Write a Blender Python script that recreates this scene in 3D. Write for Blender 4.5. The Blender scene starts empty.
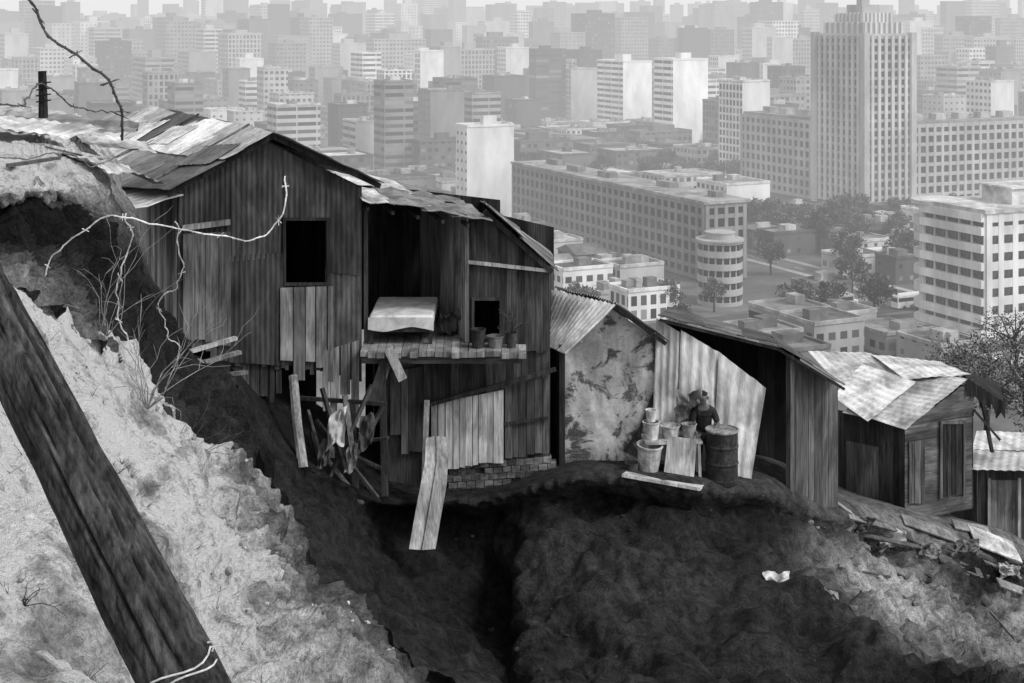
import bpy, bmesh, math, random
from mathutils import Vector, Matrix, noise
R = random.Random(11)
F = 1422.2; CZ = 70.0
CAM = Vector((0, 0, CZ))
scene = bpy.context.scene
COL = scene.collection
U = R.uniform
def V(*a): return Vector(a)
def P(px, py, Y): return V((px-512)/F*Y, Y, CZ+(20-py)/F*Y)
def project(p): return (512+p.x/p.y*F, 20-(p.z-CZ)/p.y*F)

# ---------------------------------------------------------------- materials
def nodes(name):
    m = bpy.data.materials.new(name); m.use_nodes = True
    nt = m.node_tree; nt.nodes.clear()
    return m, nt
def N(nt, t, **k):
    n = nt.nodes.new(t)
    for a, b in k.items(): setattr(n, a, b)
    return n
def L(nt, a, b): nt.links.new(a, b)
def mth(nt, op, a, b=None, clamp=False):
    n = N(nt, 'ShaderNodeMath', operation=op); n.use_clamp = clamp
    for i, x in enumerate((a, b)):
        if x is None: continue
        if isinstance(x, (int, float)): n.inputs[i].default_value = x
        else: L(nt, x, n.inputs[i])
    return n.outputs[0]
def mrange(nt, x, a, b, lo, hi):
    n = N(nt, 'ShaderNodeMapRange'); n.clamp = True
    L(nt, x, n.inputs[0])
    for i, q in enumerate((a, b, lo, hi)): n.inputs[i+1].default_value = q
    return n.outputs[0]
def noi(nt, vec, scale, detail=5, rough=.6, sc=(1, 1, 1), dist=0):
    mp = N(nt, 'ShaderNodeMapping'); mp.inputs['Scale'].default_value = sc
    L(nt, vec, mp.inputs[0])
    n = N(nt, 'ShaderNodeTexNoise'); n.inputs['Scale'].default_value = scale
    n.inputs['Detail'].default_value = detail; n.inputs['Roughness'].default_value = rough
    n.inputs['Distortion'].default_value = dist
    L(nt, mp.outputs[0], n.inputs['Vector'])
    return n.outputs[0]
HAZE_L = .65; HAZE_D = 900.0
def finish(nt, val, rough=.9, bump=None, bstr=.4, bdist=.02, haze=False, spec=.15, m=None):
    comb = N(nt, 'ShaderNodeCombineColor')
    for i in range(3): L(nt, val, comb.inputs[i])
    b = N(nt, 'ShaderNodeBsdfPrincipled')
    L(nt, comb.outputs[0], b.inputs['Base Color'])
    if isinstance(rough, (int, float)): b.inputs['Roughness'].default_value = rough
    else: L(nt, rough, b.inputs['Roughness'])
    b.inputs['Specular IOR Level'].default_value = spec
    if bump is not None:
        bn = N(nt, 'ShaderNodeBump'); bn.inputs['Strength'].default_value = bstr
        bn.inputs['Distance'].default_value = bdist
        L(nt, bump, bn.inputs['Height']); L(nt, bn.outputs[0], b.inputs['Normal'])
    out = N(nt, 'ShaderNodeOutputMaterial')
    if haze:      # haze painted into the surface as emission, stronger with distance from the camera
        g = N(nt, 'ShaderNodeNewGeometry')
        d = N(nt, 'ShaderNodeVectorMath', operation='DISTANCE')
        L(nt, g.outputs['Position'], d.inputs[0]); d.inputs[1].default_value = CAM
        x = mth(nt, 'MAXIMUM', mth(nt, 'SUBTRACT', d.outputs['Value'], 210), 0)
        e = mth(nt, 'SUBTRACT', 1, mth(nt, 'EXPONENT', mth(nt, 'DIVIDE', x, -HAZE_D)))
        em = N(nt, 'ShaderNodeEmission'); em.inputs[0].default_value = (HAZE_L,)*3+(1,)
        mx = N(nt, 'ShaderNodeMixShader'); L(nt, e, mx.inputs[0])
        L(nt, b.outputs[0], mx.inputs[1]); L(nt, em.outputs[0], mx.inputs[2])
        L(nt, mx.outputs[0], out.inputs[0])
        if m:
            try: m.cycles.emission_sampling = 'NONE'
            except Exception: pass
    else: L(nt, b.outputs[0], out.inputs[0])
def tone_in(nt):
    a = N(nt, 'ShaderNodeAttribute'); a.attribute_name = 'tone'
    return a.outputs['Fac']
def objc(nt): return N(nt, 'ShaderNodeTexCoord').outputs['Object']
def mat(name, base, lo=.5, hi=1.4, scale=8, sc=(1, 1, 1), slo=.5, sscale=1.3, ssc=(1, 1, 1), rough=.9, bstr=.4, bdist=.02, haze=False, spec=.15):
    m, nt = nodes(name); c = objc(nt)
    n1 = noi(nt, c, scale, 5, .65, sc); n2 = noi(nt, c, sscale, 4, .65, ssc, .4)
    v = mth(nt, 'MULTIPLY', mth(nt, 'MULTIPLY', tone_in(nt), base), mrange(nt, n1, .3, .7, lo, hi))
    v = mth(nt, 'MINIMUM', mth(nt, 'MULTIPLY', v, mrange(nt, n2, .38, .62, slo, 1.12)), .82)
    finish(nt, v, rough, n1 if bstr else None, bstr, bdist, haze, spec, m)
    return m
M = {}
M['wood'] = mat('weathered_wood', .09, .35, 1.5, 9, (3, 3, .16), .4, 1.6, (1.3, 1.3, .35), bstr=.7, bdist=.015)
M['woodh'] = mat('weathered_boards', .11, .4, 1.4, 9, (.2, .2, 3), .45, 1.8, (.5, .5, 1.3), bstr=.7, bdist=.015)
M['palewood'] = mat('bleached_wood', .42, .5, 1.25, 8, (3, 3, .2), .45, 2.2, (1.2, 1.2, .4), bstr=.6, bdist=.012)
M['log'] = mat('old_post_wood', .05, .2, 2.1, 30, (2.4, 2.4, .6), .4, 7, (1, 1, .5), bstr=1, bdist=.01)
M['tin'] = mat('weathered_tin', .5, .65, 1.25, 5, (2.5, 2.5, .6), .4, 1.1, (1, 1, .6), rough=.6, bstr=.2, bdist=.01, spec=.35)
M['walltin'] = mat('rusted_wall_tin', .5, .5, 1.4, 5, (2.5, 2.5, .35), .35, 1.5, (1, 1, .4), rough=.75, bstr=.3, bdist=.01, spec=.2)
M['cloth'] = mat('cotton', .72, .85, 1.08, 6, (1, 1, 1), .75, 3, bstr=.3, bdist=.02)
M['white'] = mat('chipped_enamel', .65, .75, 1.1, 9, (1, 1, 1), .45, 5, rough=.5, bstr=.15, bdist=.005, spec=.4)
M['dark'] = mat('dark_paint', .03, .5, 1.5, 14, (1, 1, 1), .5, 3, rough=.7, bstr=.3, bdist=.006)
M['wire'] = mat('galvanised_wire', .5, .6, 1.3, 60, (1, 1, 1), .5, 9, rough=.5, bstr=0)
M['skin'] = mat('brown_skin', .12, .85, 1.1, 30, (1, 1, 1), .85, 9, rough=.6, bstr=.1, bdist=.003)
M['hair'] = mat('black_hair', .02, .5, 1.5, 80, (1, 1, 1), .6, 9, bstr=.4, bdist=.004)
M['brick'] = mat('crumbling_brick', .15, .4, 1.5, 7, (1, 1, 2.2), .4, 2, bstr=.8, bdist=.03)
M['leaf'] = mat('leaves', .06, .5, 1.7, 3, (1, 1, 1), .4, .5, bstr=0)
M['bark'] = mat('bark', .08, .5, 1.5, 12, (1, 1, .3), .5, 2, bstr=.5)
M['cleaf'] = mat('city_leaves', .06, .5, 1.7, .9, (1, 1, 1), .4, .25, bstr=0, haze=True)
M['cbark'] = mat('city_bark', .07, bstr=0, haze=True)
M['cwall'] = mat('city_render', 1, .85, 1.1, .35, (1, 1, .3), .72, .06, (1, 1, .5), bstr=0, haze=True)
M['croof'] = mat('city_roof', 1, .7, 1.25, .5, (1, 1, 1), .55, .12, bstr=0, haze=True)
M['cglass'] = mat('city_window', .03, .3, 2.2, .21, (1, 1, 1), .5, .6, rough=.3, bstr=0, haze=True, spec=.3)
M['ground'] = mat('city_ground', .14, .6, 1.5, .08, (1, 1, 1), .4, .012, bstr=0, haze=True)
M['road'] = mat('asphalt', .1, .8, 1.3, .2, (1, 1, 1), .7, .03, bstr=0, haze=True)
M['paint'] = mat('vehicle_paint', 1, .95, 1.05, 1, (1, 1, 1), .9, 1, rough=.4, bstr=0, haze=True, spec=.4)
M['straw'] = mat('dry_stalk', .16, .6, 1.4, 30, bstr=0)
M['stone'] = mat('stones', .3, .5, 1.4, 14, (1, 1, 1), .5, 3, bstr=.6)

def earth():
    m, nt = nodes('eroded_earth'); c = N(nt, 'ShaderNodeNewGeometry').outputs['Position']
    n1 = noi(nt, c, .9, 5, .65, dist=.3); n2 = noi(nt, c, 6, 7, .7); n3 = noi(nt, c, 34, 4, .75)
    st = noi(nt, c, 2.2, 4, .65, (1.6, 1.6, .22))
    v = mth(nt, 'MULTIPLY', tone_in(nt), mrange(nt, n1, .33, .67, .6, 1.25))
    v = mth(nt, 'MULTIPLY', v, mrange(nt, n2, .32, .6, .42, 1.25))
    v = mth(nt, 'MULTIPLY', v, mrange(nt, n3, .3, .62, .5, 1.25))
    v = mth(nt, 'MINIMUM', mth(nt, 'MULTIPLY', v, mrange(nt, st, .34, .62, .65, 1.2)), .8)
    h = mth(nt, 'ADD', mth(nt, 'MULTIPLY', n2, 1.0), mth(nt, 'MULTIPLY', n3, .4))
    finish(nt, v, .95, h, 1, .16, False, .06)
    return m
M['earth'] = earth()
def plaster():
    m, nt = nodes('peeling_plaster'); c = objc(nt)
    n1 = noi(nt, c, 1.9, 8, .68, dist=.5); n2 = noi(nt, c, 14, 6, .7); n3 = noi(nt, c, 1.1, 5, .6, (1.5, 1.5, .5))
    br = N(nt, 'ShaderNodeTexBrick'); mp = N(nt, 'ShaderNodeMapping'); mp.inputs['Rotation'].default_value = (math.pi/2, 0, 0)
    L(nt, c, mp.inputs[0]); L(nt, mp.outputs[0], br.inputs[0]); br.inputs['Scale'].default_value = 4.5
    br.inputs['Color1'].default_value = (.15, .15, .15, 1); br.inputs['Color2'].default_value = (.08, .08, .08, 1); br.inputs['Mortar'].default_value = (.05, .05, .05, 1)
    bw = N(nt, 'ShaderNodeRGBToBW'); L(nt, br.outputs[0], bw.inputs[0])
    k = mrange(nt, n1, .42, .47, 0, 1)
    pl = mth(nt, 'MULTIPLY', mrange(nt, n2, .3, .7, .36, .58), mrange(nt, n3, .35, .6, .5, 1.1))
    v = mth(nt, 'ADD', mth(nt, 'MULTIPLY', pl, k), mth(nt, 'MULTIPLY', bw.outputs[0], mth(nt, 'SUBTRACT', 1, k)))
    finish(nt, v, .92, mth(nt, 'ADD', k, mth(nt, 'MULTIPLY', n2, .4)), .7, .03)
    return m
M['plaster'] = plaster()
def winmat(name, pu, pv, a, b, c, d, roof=.25, dark=.035):
    m, nt = nodes(name)
    uv = N(nt, 'ShaderNodeUVMap'); uv.uv_map = 'UVMap'
    sp = N(nt, 'ShaderNodeSeparateXYZ'); L(nt, uv.outputs[0], sp.inputs[0])
    u = mth(nt, 'DIVIDE', sp.outputs[0], pu); v = mth(nt, 'DIVIDE', sp.outputs[1], pv)
    fu = mth(nt, 'FRACT', u); fv = mth(nt, 'FRACT', v)
    k = mth(nt, 'MULTIPLY', mth(nt, 'MULTIPLY', mth(nt, 'GREATER_THAN', fu, a), mth(nt, 'LESS_THAN', fu, b)),
            mth(nt, 'MULTIPLY', mth(nt, 'GREATER_THAN', fv, c), mth(nt, 'LESS_THAN', fv, d)))
    cb = N(nt, 'ShaderNodeCombineXYZ'); L(nt, mth(nt, 'FLOOR', u), cb.inputs[0]); L(nt, mth(nt, 'FLOOR', v), cb.inputs[1])
    wn = N(nt, 'ShaderNodeTexWhiteNoise', noise_dimensions='2D'); L(nt, cb.outputs[0], wn.inputs['Vector'])
    wv = mth(nt, 'ADD', dark, mth(nt, 'MULTIPLY', mth(nt, 'POWER', wn.outputs['Value'], 3), .25))
    t = tone_in(nt)
    oc = objc(nt)
    wall = mth(nt, 'MULTIPLY', t, mrange(nt, noi(nt, oc, .12, 4, .6, (1, 1, .4)), .35, .65, .75, 1.12))
    g = N(nt, 'ShaderNodeNewGeometry'); sz = N(nt, 'ShaderNodeSeparateXYZ'); L(nt, g.outputs['True Normal'], sz.inputs[0])
    up = mth(nt, 'GREATER_THAN', sz.outputs[2], .3)
    rf = mth(nt, 'MULTIPLY', mrange(nt, noi(nt, oc, .2, 4, .6), .35, .65, roof*.6, roof*1.3), mth(nt, 'ADD', .5, t))
    side = mth(nt, 'ADD', mth(nt, 'MULTIPLY', wall, mth(nt, 'SUBTRACT', 1, k)), mth(nt, 'MULTIPLY', wv, k))
    val = mth(nt, 'ADD', mth(nt, 'MULTIPLY', side, mth(nt, 'SUBTRACT', 1, up)), mth(nt, 'MULTIPLY', rf, up))
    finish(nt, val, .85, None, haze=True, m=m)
    return m
WM = [winmat('facade_grid', 3.0, 3.3, .2, .8, .28, .76),
      winmat('facade_bands', 9.0, 3.3, .03, .97, .3, .78),
      winmat('facade_piers', 2.6, 3.3, .3, .9, .16, .86),
      winmat('facade_small', 3.6, 3.2, .34, .66, .32, .66, .3)]

# ---------------------------------------------------------------- mesh builder
class MB:
    def __init__(s): s.v = []; s.f = []; s.t = []; s.uv = []
    def add(s, vs, fs, tone=1., uvs=None):
        n = len(s.v); s.v += [Vector(q) for q in vs]
        s.t += (list(tone) if isinstance(tone, (list, tuple)) else [tone]*len(vs))
        for k, f in enumerate(fs):
            s.f.append(tuple(i+n for i in f)); s.uv.append(uvs[k] if uvs else None)
    def hexa(s, b, t, tone=1.):
        s.add(list(b)+list(t), [(3, 2, 1, 0), (4, 5, 6, 7), (0, 1, 5, 4), (1, 2, 6, 5), (2, 3, 7, 6), (3, 0, 4, 7)], tone)
    def slab(s, q, th, tone=1.):
        n = (q[1]-q[0]).cross(q[3]-q[0]).normalized()
        s.hexa([p-n*th for p in q], q, tone)
    def box(s, c, sx, sy, sz, ang=0, tone=1., tilt=None):
        m = Matrix.Rotation(ang, 3, 'Z')
        if tilt: m = m @ Matrix.Rotation(tilt[0], 3, 'X') @ Matrix.Rotation(tilt[1], 3, 'Y')
        p = [Vector(c)+m @ V(x*sx/2, y*sy/2, z*sz/2) for z in (-1, 1) for x, y in ((-1, -1), (1, -1), (1, 1), (-1, 1))]
        s.hexa(p[:4], p[4:], tone)
    def beam(s, a, b, w, h, tone=1., up=None):
        d = (b-a).normalized(); up = up or V(0, 0, 1)
        if abs(d.dot(up)) > .95: up = V(0, 1, 0)
        x = d.cross(up).normalized(); y = x.cross(d).normalized()
        o = [(-x*w-y*h)/2, (x*w-y*h)/2, (x*w+y*h)/2, (-x*w+y*h)/2]
        s.hexa([a+q for q in o], [b+q for q in o], tone)
    def tube(s, pts, r, seg=6, tone=1., wob=0):
        rs = r if isinstance(r, (list, tuple)) else [r]*len(pts)
        vs = []; n = len(pts)
        for i, p in enumerate(pts):
            d = (pts[min(i+1, n-1)]-pts[max(i-1, 0)]).normalized()
            up = V(0, 0, 1) if abs(d.z) < .9 else V(0, 1, 0)
            x = d.cross(up).normalized(); y = x.cross(d)
            for k in range(seg):
                a = 2*math.pi*k/seg; rr = rs[i]*(1+(wob and wob*noise.noise(V(math.cos(a)*2.5, math.sin(a)*2.5, i*.35))))
                vs.append(p+(x*math.cos(a)+y*math.sin(a))*rr)
        fs = [(i*seg+k, i*seg+(k+1) % seg, (i+1)*seg+(k+1) % seg, (i+1)*seg+k) for i in range(n-1) for k in range(seg)]
        fs += [tuple(range(seg))[::-1], tuple((n-1)*seg+k for k in range(seg))]
        s.add(vs, fs, tone)
    def lathe(s, c, prof, seg=24, tone=1., tilt=None):
        vs = []; m = Matrix.Identity(3)
        if tilt: m = Matrix.Rotation(tilt[0], 3, 'X') @ Matrix.Rotation(tilt[1], 3, 'Y')
        for r, z in prof:
            for k in range(seg):
                a = 2*math.pi*k/seg; vs.append(Vector(c)+m @ V(r*math.cos(a), r*math.sin(a), z))
        fs = [(i*seg+k, i*seg+(k+1) % seg, (i+1)*seg+(k+1) % seg, (i+1)*seg+k) for i in range(len(prof)-1) for k in range(seg)]
        fs += [tuple(range(seg))[::-1], tuple((len(prof)-1)*seg+k for k in range(seg))]
        s.add(vs, fs, tone)
    def corr(s, q, waves, amp=.014, tone=1., bend=.0, rows=4):
        # corrugated sheet over quad q (a,b along the waves' crossing; c,d far side)
        n = (q[1]-q[0]).cross(q[3]-q[0]).normalized(); nx = max(2, int(waves*6)); sd = U(0, 50)
        vs = []; ts = []
        for j in range(rows+1):
            t = j/rows
            for i in range(nx+1):
                u = i/nx
                p = (q[0].lerp(q[1], u)).lerp(q[3].lerp(q[2], u), t)
                p = p+n*(amp*math.sin(2*math.pi*waves*u)+bend*noise.noise(V(u*3+sd, t*3, 0)))
                if j in (0, rows): p = p+(q[3]-q[0]).normalized()*.02*noise.noise(V(u*6+sd, j*3, 5))
                vs.append(p); ts.append(tone*(1+.08*math.sin(2*math.pi*waves*u)))
        fs = [(j*(nx+1)+i, j*(nx+1)+i+1, (j+1)*(nx+1)+i+1, (j+1)*(nx+1)+i) for j in range(rows) for i in range(nx)]
        s.add(vs, fs, ts)
    def blob(s, c, r, tone=1., flat=.7):
        bm = bmesh.new(); bmesh.ops.create_icosphere(bm, subdivisions=1, radius=1)
        sd = V(U(0, 90), U(0, 90), U(0, 90))
        vs = [Vector(c)+V(v.co.x, v.co.y, v.co.z*flat)*r*(1+.7*noise.noise(v.co*1.6+sd)) for v in bm.verts]
        fs = [tuple(v.index for v in f.verts) for f in bm.faces]; bm.free()
        s.add(vs, fs, tone)
    def crumple(s, c, ax, ay, amp, tone=1., n=16):
        sd = V(U(0, 90), U(0, 90), U(0, 90)); nn = ax.cross(ay).normalized(); vs = []; ts = []
        for j in range(n+1):
            for i in range(n+1):
                u, v = i/n-.5, j/n-.5; q = V(u*4, v*4, 0)+sd
                k = 1+.5*noise.noise(V(u*2, v*2, 3)+sd)
                vs.append(c+ax*u*k+ay*v*k+nn*amp*(noise.noise(q)+.6*abs(noise.noise(q*2.2)))); ts.append(tone*(.9+.2*noise.noise(q*2)))
        s.add(vs, [(j*(n+1)+i, j*(n+1)+i+1, (j+1)*(n+1)+i+1, (j+1)*(n+1)+i) for j in range(n) for i in range(n)], ts)
def wloc(o):
    p = V(0, 0, 0)
    while o: p = p+o.location; o = o.parent
    return p
def tag(o, label=None, cat=None, group=None, kind=None):
    if label: o['label'] = label
    if cat: o['category'] = cat
    if group: o['group'] = group
    if kind: o['kind'] = kind
    return o
def empty(name, loc, label=None, cat=None, group=None):
    o = bpy.data.objects.new(name, None); COL.objects.link(o); o.location = loc; o.empty_display_size = .2
    return tag(o, label, cat, group)
def build(name, mb, m, parent=None, smooth=False, fix=True):
    me = bpy.data.meshes.new(name)
    n = len(mb.v)
    lo = V(*[min(v[i] for v in mb.v) for i in range(3)]); hi = V(*[max(v[i] for v in mb.v) for i in range(3)])
    c = (lo+hi)/2
    if parent is None: c.z = lo.z
    me.from_pydata([tuple(v-c) for v in mb.v], [], mb.f)
    at = me.attributes.new('tone', 'FLOAT', 'POINT'); at.data.foreach_set('value', mb.t)
    if any(mb.uv):
        ul = me.uv_layers.new(name='UVMap'); i = 0
        for f, uv in zip(mb.f, mb.uv):
            for k in range(len(f)):
                ul.data[i].uv = uv[k] if uv else (0, 0); i += 1
    if fix:
        bm = bmesh.new(); bm.from_mesh(me); bmesh.ops.recalc_face_normals(bm, faces=bm.faces); bm.to_mesh(me); bm.free()
    if smooth: me.polygons.foreach_set('use_smooth', [True]*len(me.polygons))
    me.materials.append(m)
    o = bpy.data.objects.new(name, me); COL.objects.link(o)
    o.location = c-wloc(parent) if parent else c
    o.parent = parent
    return o

# ---------------------------------------------------------------- terrain
def crom(p0, p1, p2, p3, t):
    return .5*((2*p1)+(p2-p0)*t+(2*p0-5*p1+4*p2-p3)*t*t+(3*p1-p0-3*p2+p3)*t**3)
def spline(pts, n):
    out = []
    for i in range(n+1):
        x = i/n*(len(pts)-1); k = min(int(x), len(pts)-2); t = x-k
        out.append(crom(pts[max(k-1, 0)], pts[k], pts[k+1], pts[min(k+2, len(pts)-1)], t))
    return out
def loft(rows, nu, nv, disp):
    rr = [spline([Vector(list(p)+[t]) for p, t in r], nu) for r in rows]
    colm = [spline([r[i] for r in rr], nv) for i in range(nu+1)]
    g = [[colm[i][j] for i in range(nu+1)] for j in range(nv+1)]
    pos = [[V(q[0], q[1], q[2]) for q in r] for r in g]
    mb = MB(); vs = []; ts = []
    for j in range(nv+1):
        for i in range(nu+1):
            a = pos[j][min(i+1, nu)]-pos[j][max(i-1, 0)]; b = pos[min(j+1, nv)][i]-pos[max(j-1, 0)][i]
            n = a.cross(b); n = n.normalized() if n.length > 1e-9 else V(0, 0, 1)
            p = pos[j][i]
            vs.append(p+n*disp(p, i/nu, j/nv)); ts.append(max(.02, g[j][i][3]))
    fs = [(j*(nu+1)+i, j*(nu+1)+i+1, (j+1)*(nu+1)+i+1, (j+1)*(nu+1)+i) for j in range(nv) for i in range(nu)]
    mb.add(vs, fs, ts)
    return mb
def fr(p, s, o=5): return noise.fractal(p*s, 1.0, 2.0, o)
def C(rows): return [[(P(*q[:3]), q[3]) for q in r] for r in rows]

near = C([
 [(-260,225,9,1.1),(-150,236,9.5,1.1),(0,264,10.2,1.15),(60,305,11.2,1.15),(110,348,12.2,1.15),(163,402,13.6,1.05),(203,452,14.8,.9),(238,478,15.8,.5)],
 [(-260,300,6.8,1.1),(-150,330,7,1.1),(0,380,7.3,1.3),(80,420,8,1.3),(140,462,9.2,1.25),(190,505,10.5,1.1),(230,530,12,.75),(268,545,13.3,.22)],
 [(-260,440,4.6,1.1),(-150,480,4.8,1.1),(0,520,5,1.3),(90,540,5.6,1.3),(160,560,6.6,1.25),(215,592,8,1.05),(262,606,9.5,.7),(314,618,11,.2)],
 [(-260,600,3.4,1.1),(-150,640,3.5,1.1),(0,683,3.4,1.25),(120,690,3.9,1.25),(195,695,4.8,1.15),(262,694,6,1.0),(325,692,7.5,.6),(392,682,9,.2)],
 [(-260,860,2.4,1),(-150,900,2.4,1),(0,950,2.3,1),(150,950,2.6,1),(250,930,3.1,1),(345,900,4,.75),(430,870,5.4,.5),(510,840,7,.2)],
])
for r in near:
    p, t = r[-1]
    r.append((p+V(.4, .9, -1.6), .06)); r.append((p+V(.7, 2.0, -5), .045))
def dn(p, u, v):
    e = max(0, u-.42)
    t = noise.noise(p*1.9)
    return fr(p, .55, 4)*.2+fr(p+V(9, 9, 9), 2.3, 5)*.085*(1+6*e)+fr(p, 8, 3)*.034+.05*(1+6*e)*round(t*5)/5-.32*e*abs(noise.noise(p*2.3))
nearmb = loft(near, 300, 260, dn)
# trodden darker soil and crusts: patches of another soil tone
for i, p in enumerate(nearmb.v):
    a = noise.fractal(p*1.4+V(5, 5, 5), 1.0, 2.0, 4); b = noise.fractal(p*4.5, 1.0, 2.0, 3)
    nearmb.t[i] *= (1-.55*min(1, max(0, (a-.12)*3)))*(1-.45*min(1, max(0, (b-.25)*3)))
tag(build('hillside', nearmb, M['earth'], smooth=True, fix=False), 'pale bare slope in the foreground', 'hillside', kind='structure')
bank = C([
 [(-260,104,23,1),(-150,106,22,1),(0,110,22,1.05),(50,112,23,1.05),(88,124,24,1),(118,172,25,.6),(165,330,22.6,.08),(230,366,22.8,.05)],
 [(-260,140,15,1),(-150,145,15.5,1),(0,150,16,1.1),(50,150,17,1.1),(88,160,18.5,1),(122,200,20,.3),(170,340,20.2,.06),(232,374,20,.045)],
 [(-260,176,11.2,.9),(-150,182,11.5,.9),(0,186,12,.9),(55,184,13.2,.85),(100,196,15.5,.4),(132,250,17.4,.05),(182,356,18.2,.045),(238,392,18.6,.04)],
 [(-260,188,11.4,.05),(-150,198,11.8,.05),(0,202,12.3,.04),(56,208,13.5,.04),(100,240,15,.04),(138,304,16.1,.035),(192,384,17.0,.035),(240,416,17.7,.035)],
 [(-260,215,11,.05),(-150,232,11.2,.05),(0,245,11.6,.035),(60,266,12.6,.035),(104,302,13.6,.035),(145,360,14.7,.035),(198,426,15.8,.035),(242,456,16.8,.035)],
 [(-260,250,9,.4),(-150,262,9.5,.4),(0,290,10,.3),(60,332,11,.25),(110,376,12,.15),(157,428,13.3,.08),(205,480,14.6,.05),(248,514,15.8,.045)],
])
def db(p, u, v):
    s = min(1, max(0, v-.3)*4)
    return fr(p, .8, 4)*.12+fr(V(p.x*3, p.y*3, p.z*1.2), 1, 5)*.2*s+fr(p, 7, 3)*.05*(.5+s)-.25*s*abs(noise.noise(V(p.x*2.2, p.y*2.2, p.z*.5)))+.1*round(noise.noise(p*1.7)*4)/4
bankmb = loft(bank, 240, 170, db)
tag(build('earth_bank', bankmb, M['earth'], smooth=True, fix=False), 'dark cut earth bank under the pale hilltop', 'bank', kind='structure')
# columns of the cliff: back of the ledge, lip, undercut, face ..., foot
cl = [
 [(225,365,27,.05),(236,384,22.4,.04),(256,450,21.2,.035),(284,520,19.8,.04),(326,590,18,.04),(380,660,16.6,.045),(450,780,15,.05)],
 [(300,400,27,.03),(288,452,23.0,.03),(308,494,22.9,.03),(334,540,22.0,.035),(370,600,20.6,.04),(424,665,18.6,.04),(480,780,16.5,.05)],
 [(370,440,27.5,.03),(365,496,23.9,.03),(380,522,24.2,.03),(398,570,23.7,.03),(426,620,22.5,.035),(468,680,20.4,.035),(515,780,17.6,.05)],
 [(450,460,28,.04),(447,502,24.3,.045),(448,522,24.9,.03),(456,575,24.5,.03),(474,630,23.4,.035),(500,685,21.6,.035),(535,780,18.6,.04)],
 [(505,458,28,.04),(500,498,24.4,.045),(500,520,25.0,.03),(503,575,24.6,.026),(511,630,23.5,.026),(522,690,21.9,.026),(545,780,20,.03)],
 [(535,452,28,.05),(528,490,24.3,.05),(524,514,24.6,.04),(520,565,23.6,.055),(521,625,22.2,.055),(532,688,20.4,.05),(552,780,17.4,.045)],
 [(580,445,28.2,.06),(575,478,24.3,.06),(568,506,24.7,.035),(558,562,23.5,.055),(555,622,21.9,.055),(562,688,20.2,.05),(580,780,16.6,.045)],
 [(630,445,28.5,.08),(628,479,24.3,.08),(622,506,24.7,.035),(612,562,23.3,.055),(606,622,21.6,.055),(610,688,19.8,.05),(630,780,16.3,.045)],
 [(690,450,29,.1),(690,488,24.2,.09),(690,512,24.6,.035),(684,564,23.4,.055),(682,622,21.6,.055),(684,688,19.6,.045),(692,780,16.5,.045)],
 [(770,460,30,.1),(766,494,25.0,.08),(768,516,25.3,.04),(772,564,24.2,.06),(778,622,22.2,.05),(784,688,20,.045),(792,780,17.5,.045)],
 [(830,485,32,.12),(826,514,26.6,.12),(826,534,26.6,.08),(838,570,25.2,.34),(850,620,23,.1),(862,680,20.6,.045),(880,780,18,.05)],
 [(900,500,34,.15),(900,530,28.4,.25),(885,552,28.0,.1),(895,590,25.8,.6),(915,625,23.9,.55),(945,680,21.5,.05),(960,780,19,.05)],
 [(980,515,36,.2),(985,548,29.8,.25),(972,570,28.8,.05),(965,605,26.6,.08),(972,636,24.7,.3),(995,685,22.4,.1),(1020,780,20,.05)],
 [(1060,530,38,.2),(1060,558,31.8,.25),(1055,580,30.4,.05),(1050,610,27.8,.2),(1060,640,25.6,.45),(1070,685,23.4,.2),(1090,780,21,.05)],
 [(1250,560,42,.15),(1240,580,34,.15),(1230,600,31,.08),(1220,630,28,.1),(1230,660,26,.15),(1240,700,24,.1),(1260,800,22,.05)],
]
clc = []
for c in cl:
    c = [(P(*q[:3]), q[3]) for q in c]
    b0, l0 = c[0][0], c[1][0]; mid = l0+(b0-l0)*.22; mid.z = l0.z-.02
    clc.append([c[0], (mid, c[1][1])]+c[1:])
rows = [[c[k] for c in clc] for k in range(8)]
def hill_row(dy, z, t):
    return [(V(c[0][0].x*(1+dy/45), c[0][0].y+dy, z), t) for c in clc]
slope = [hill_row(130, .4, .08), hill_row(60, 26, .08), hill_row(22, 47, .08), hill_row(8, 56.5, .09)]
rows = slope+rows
last = [(p+V(0, -1.5, -6), t) for p, t in rows[-1]]
rows.append(last)
def dc(p, u, v):
    if v < .38: return fr(p, .45, 4)*.12
    k = .05+.95*min(1, max(0, (v-.515)/.07)); rt = min(1, max(0, (u-.6)*5)); lip = max(0, 1-abs(v-.505)/.03)
    gul = abs(noise.noise(V(p.x*.9+.3*p.z, p.y*.9, p.z*.2))); g2 = abs(noise.noise(V(p.x*2.3+.2*p.z, p.y*2.3, p.z*.4)))
    return (fr(p, .45, 4)*.2+fr(V(p.x*1.2, p.y*1.2, p.z*.45), 1, 4)*.24+fr(p, 3.2, 5)*(.06+.16*rt)-.34*gul-.13*g2+.1*rt*round(noise.noise(p*1.5)*4)/4)*k+lip*(.12*noise.noise(p*2.6)+.09*noise.noise(p*7)-.03)
cliffmb = loft(rows, 380, 340, dc)
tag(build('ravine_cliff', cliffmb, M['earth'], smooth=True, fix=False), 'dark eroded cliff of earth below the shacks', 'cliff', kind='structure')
CW = 381
def on_mesh(mb, px, py, y0=5):
    return min((v for v in mb.v if v.y > y0), key=lambda v: (lambda q: (q[0]-px)**2+(q[1]-py)**2+v.y*.05)(project(v)))

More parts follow.
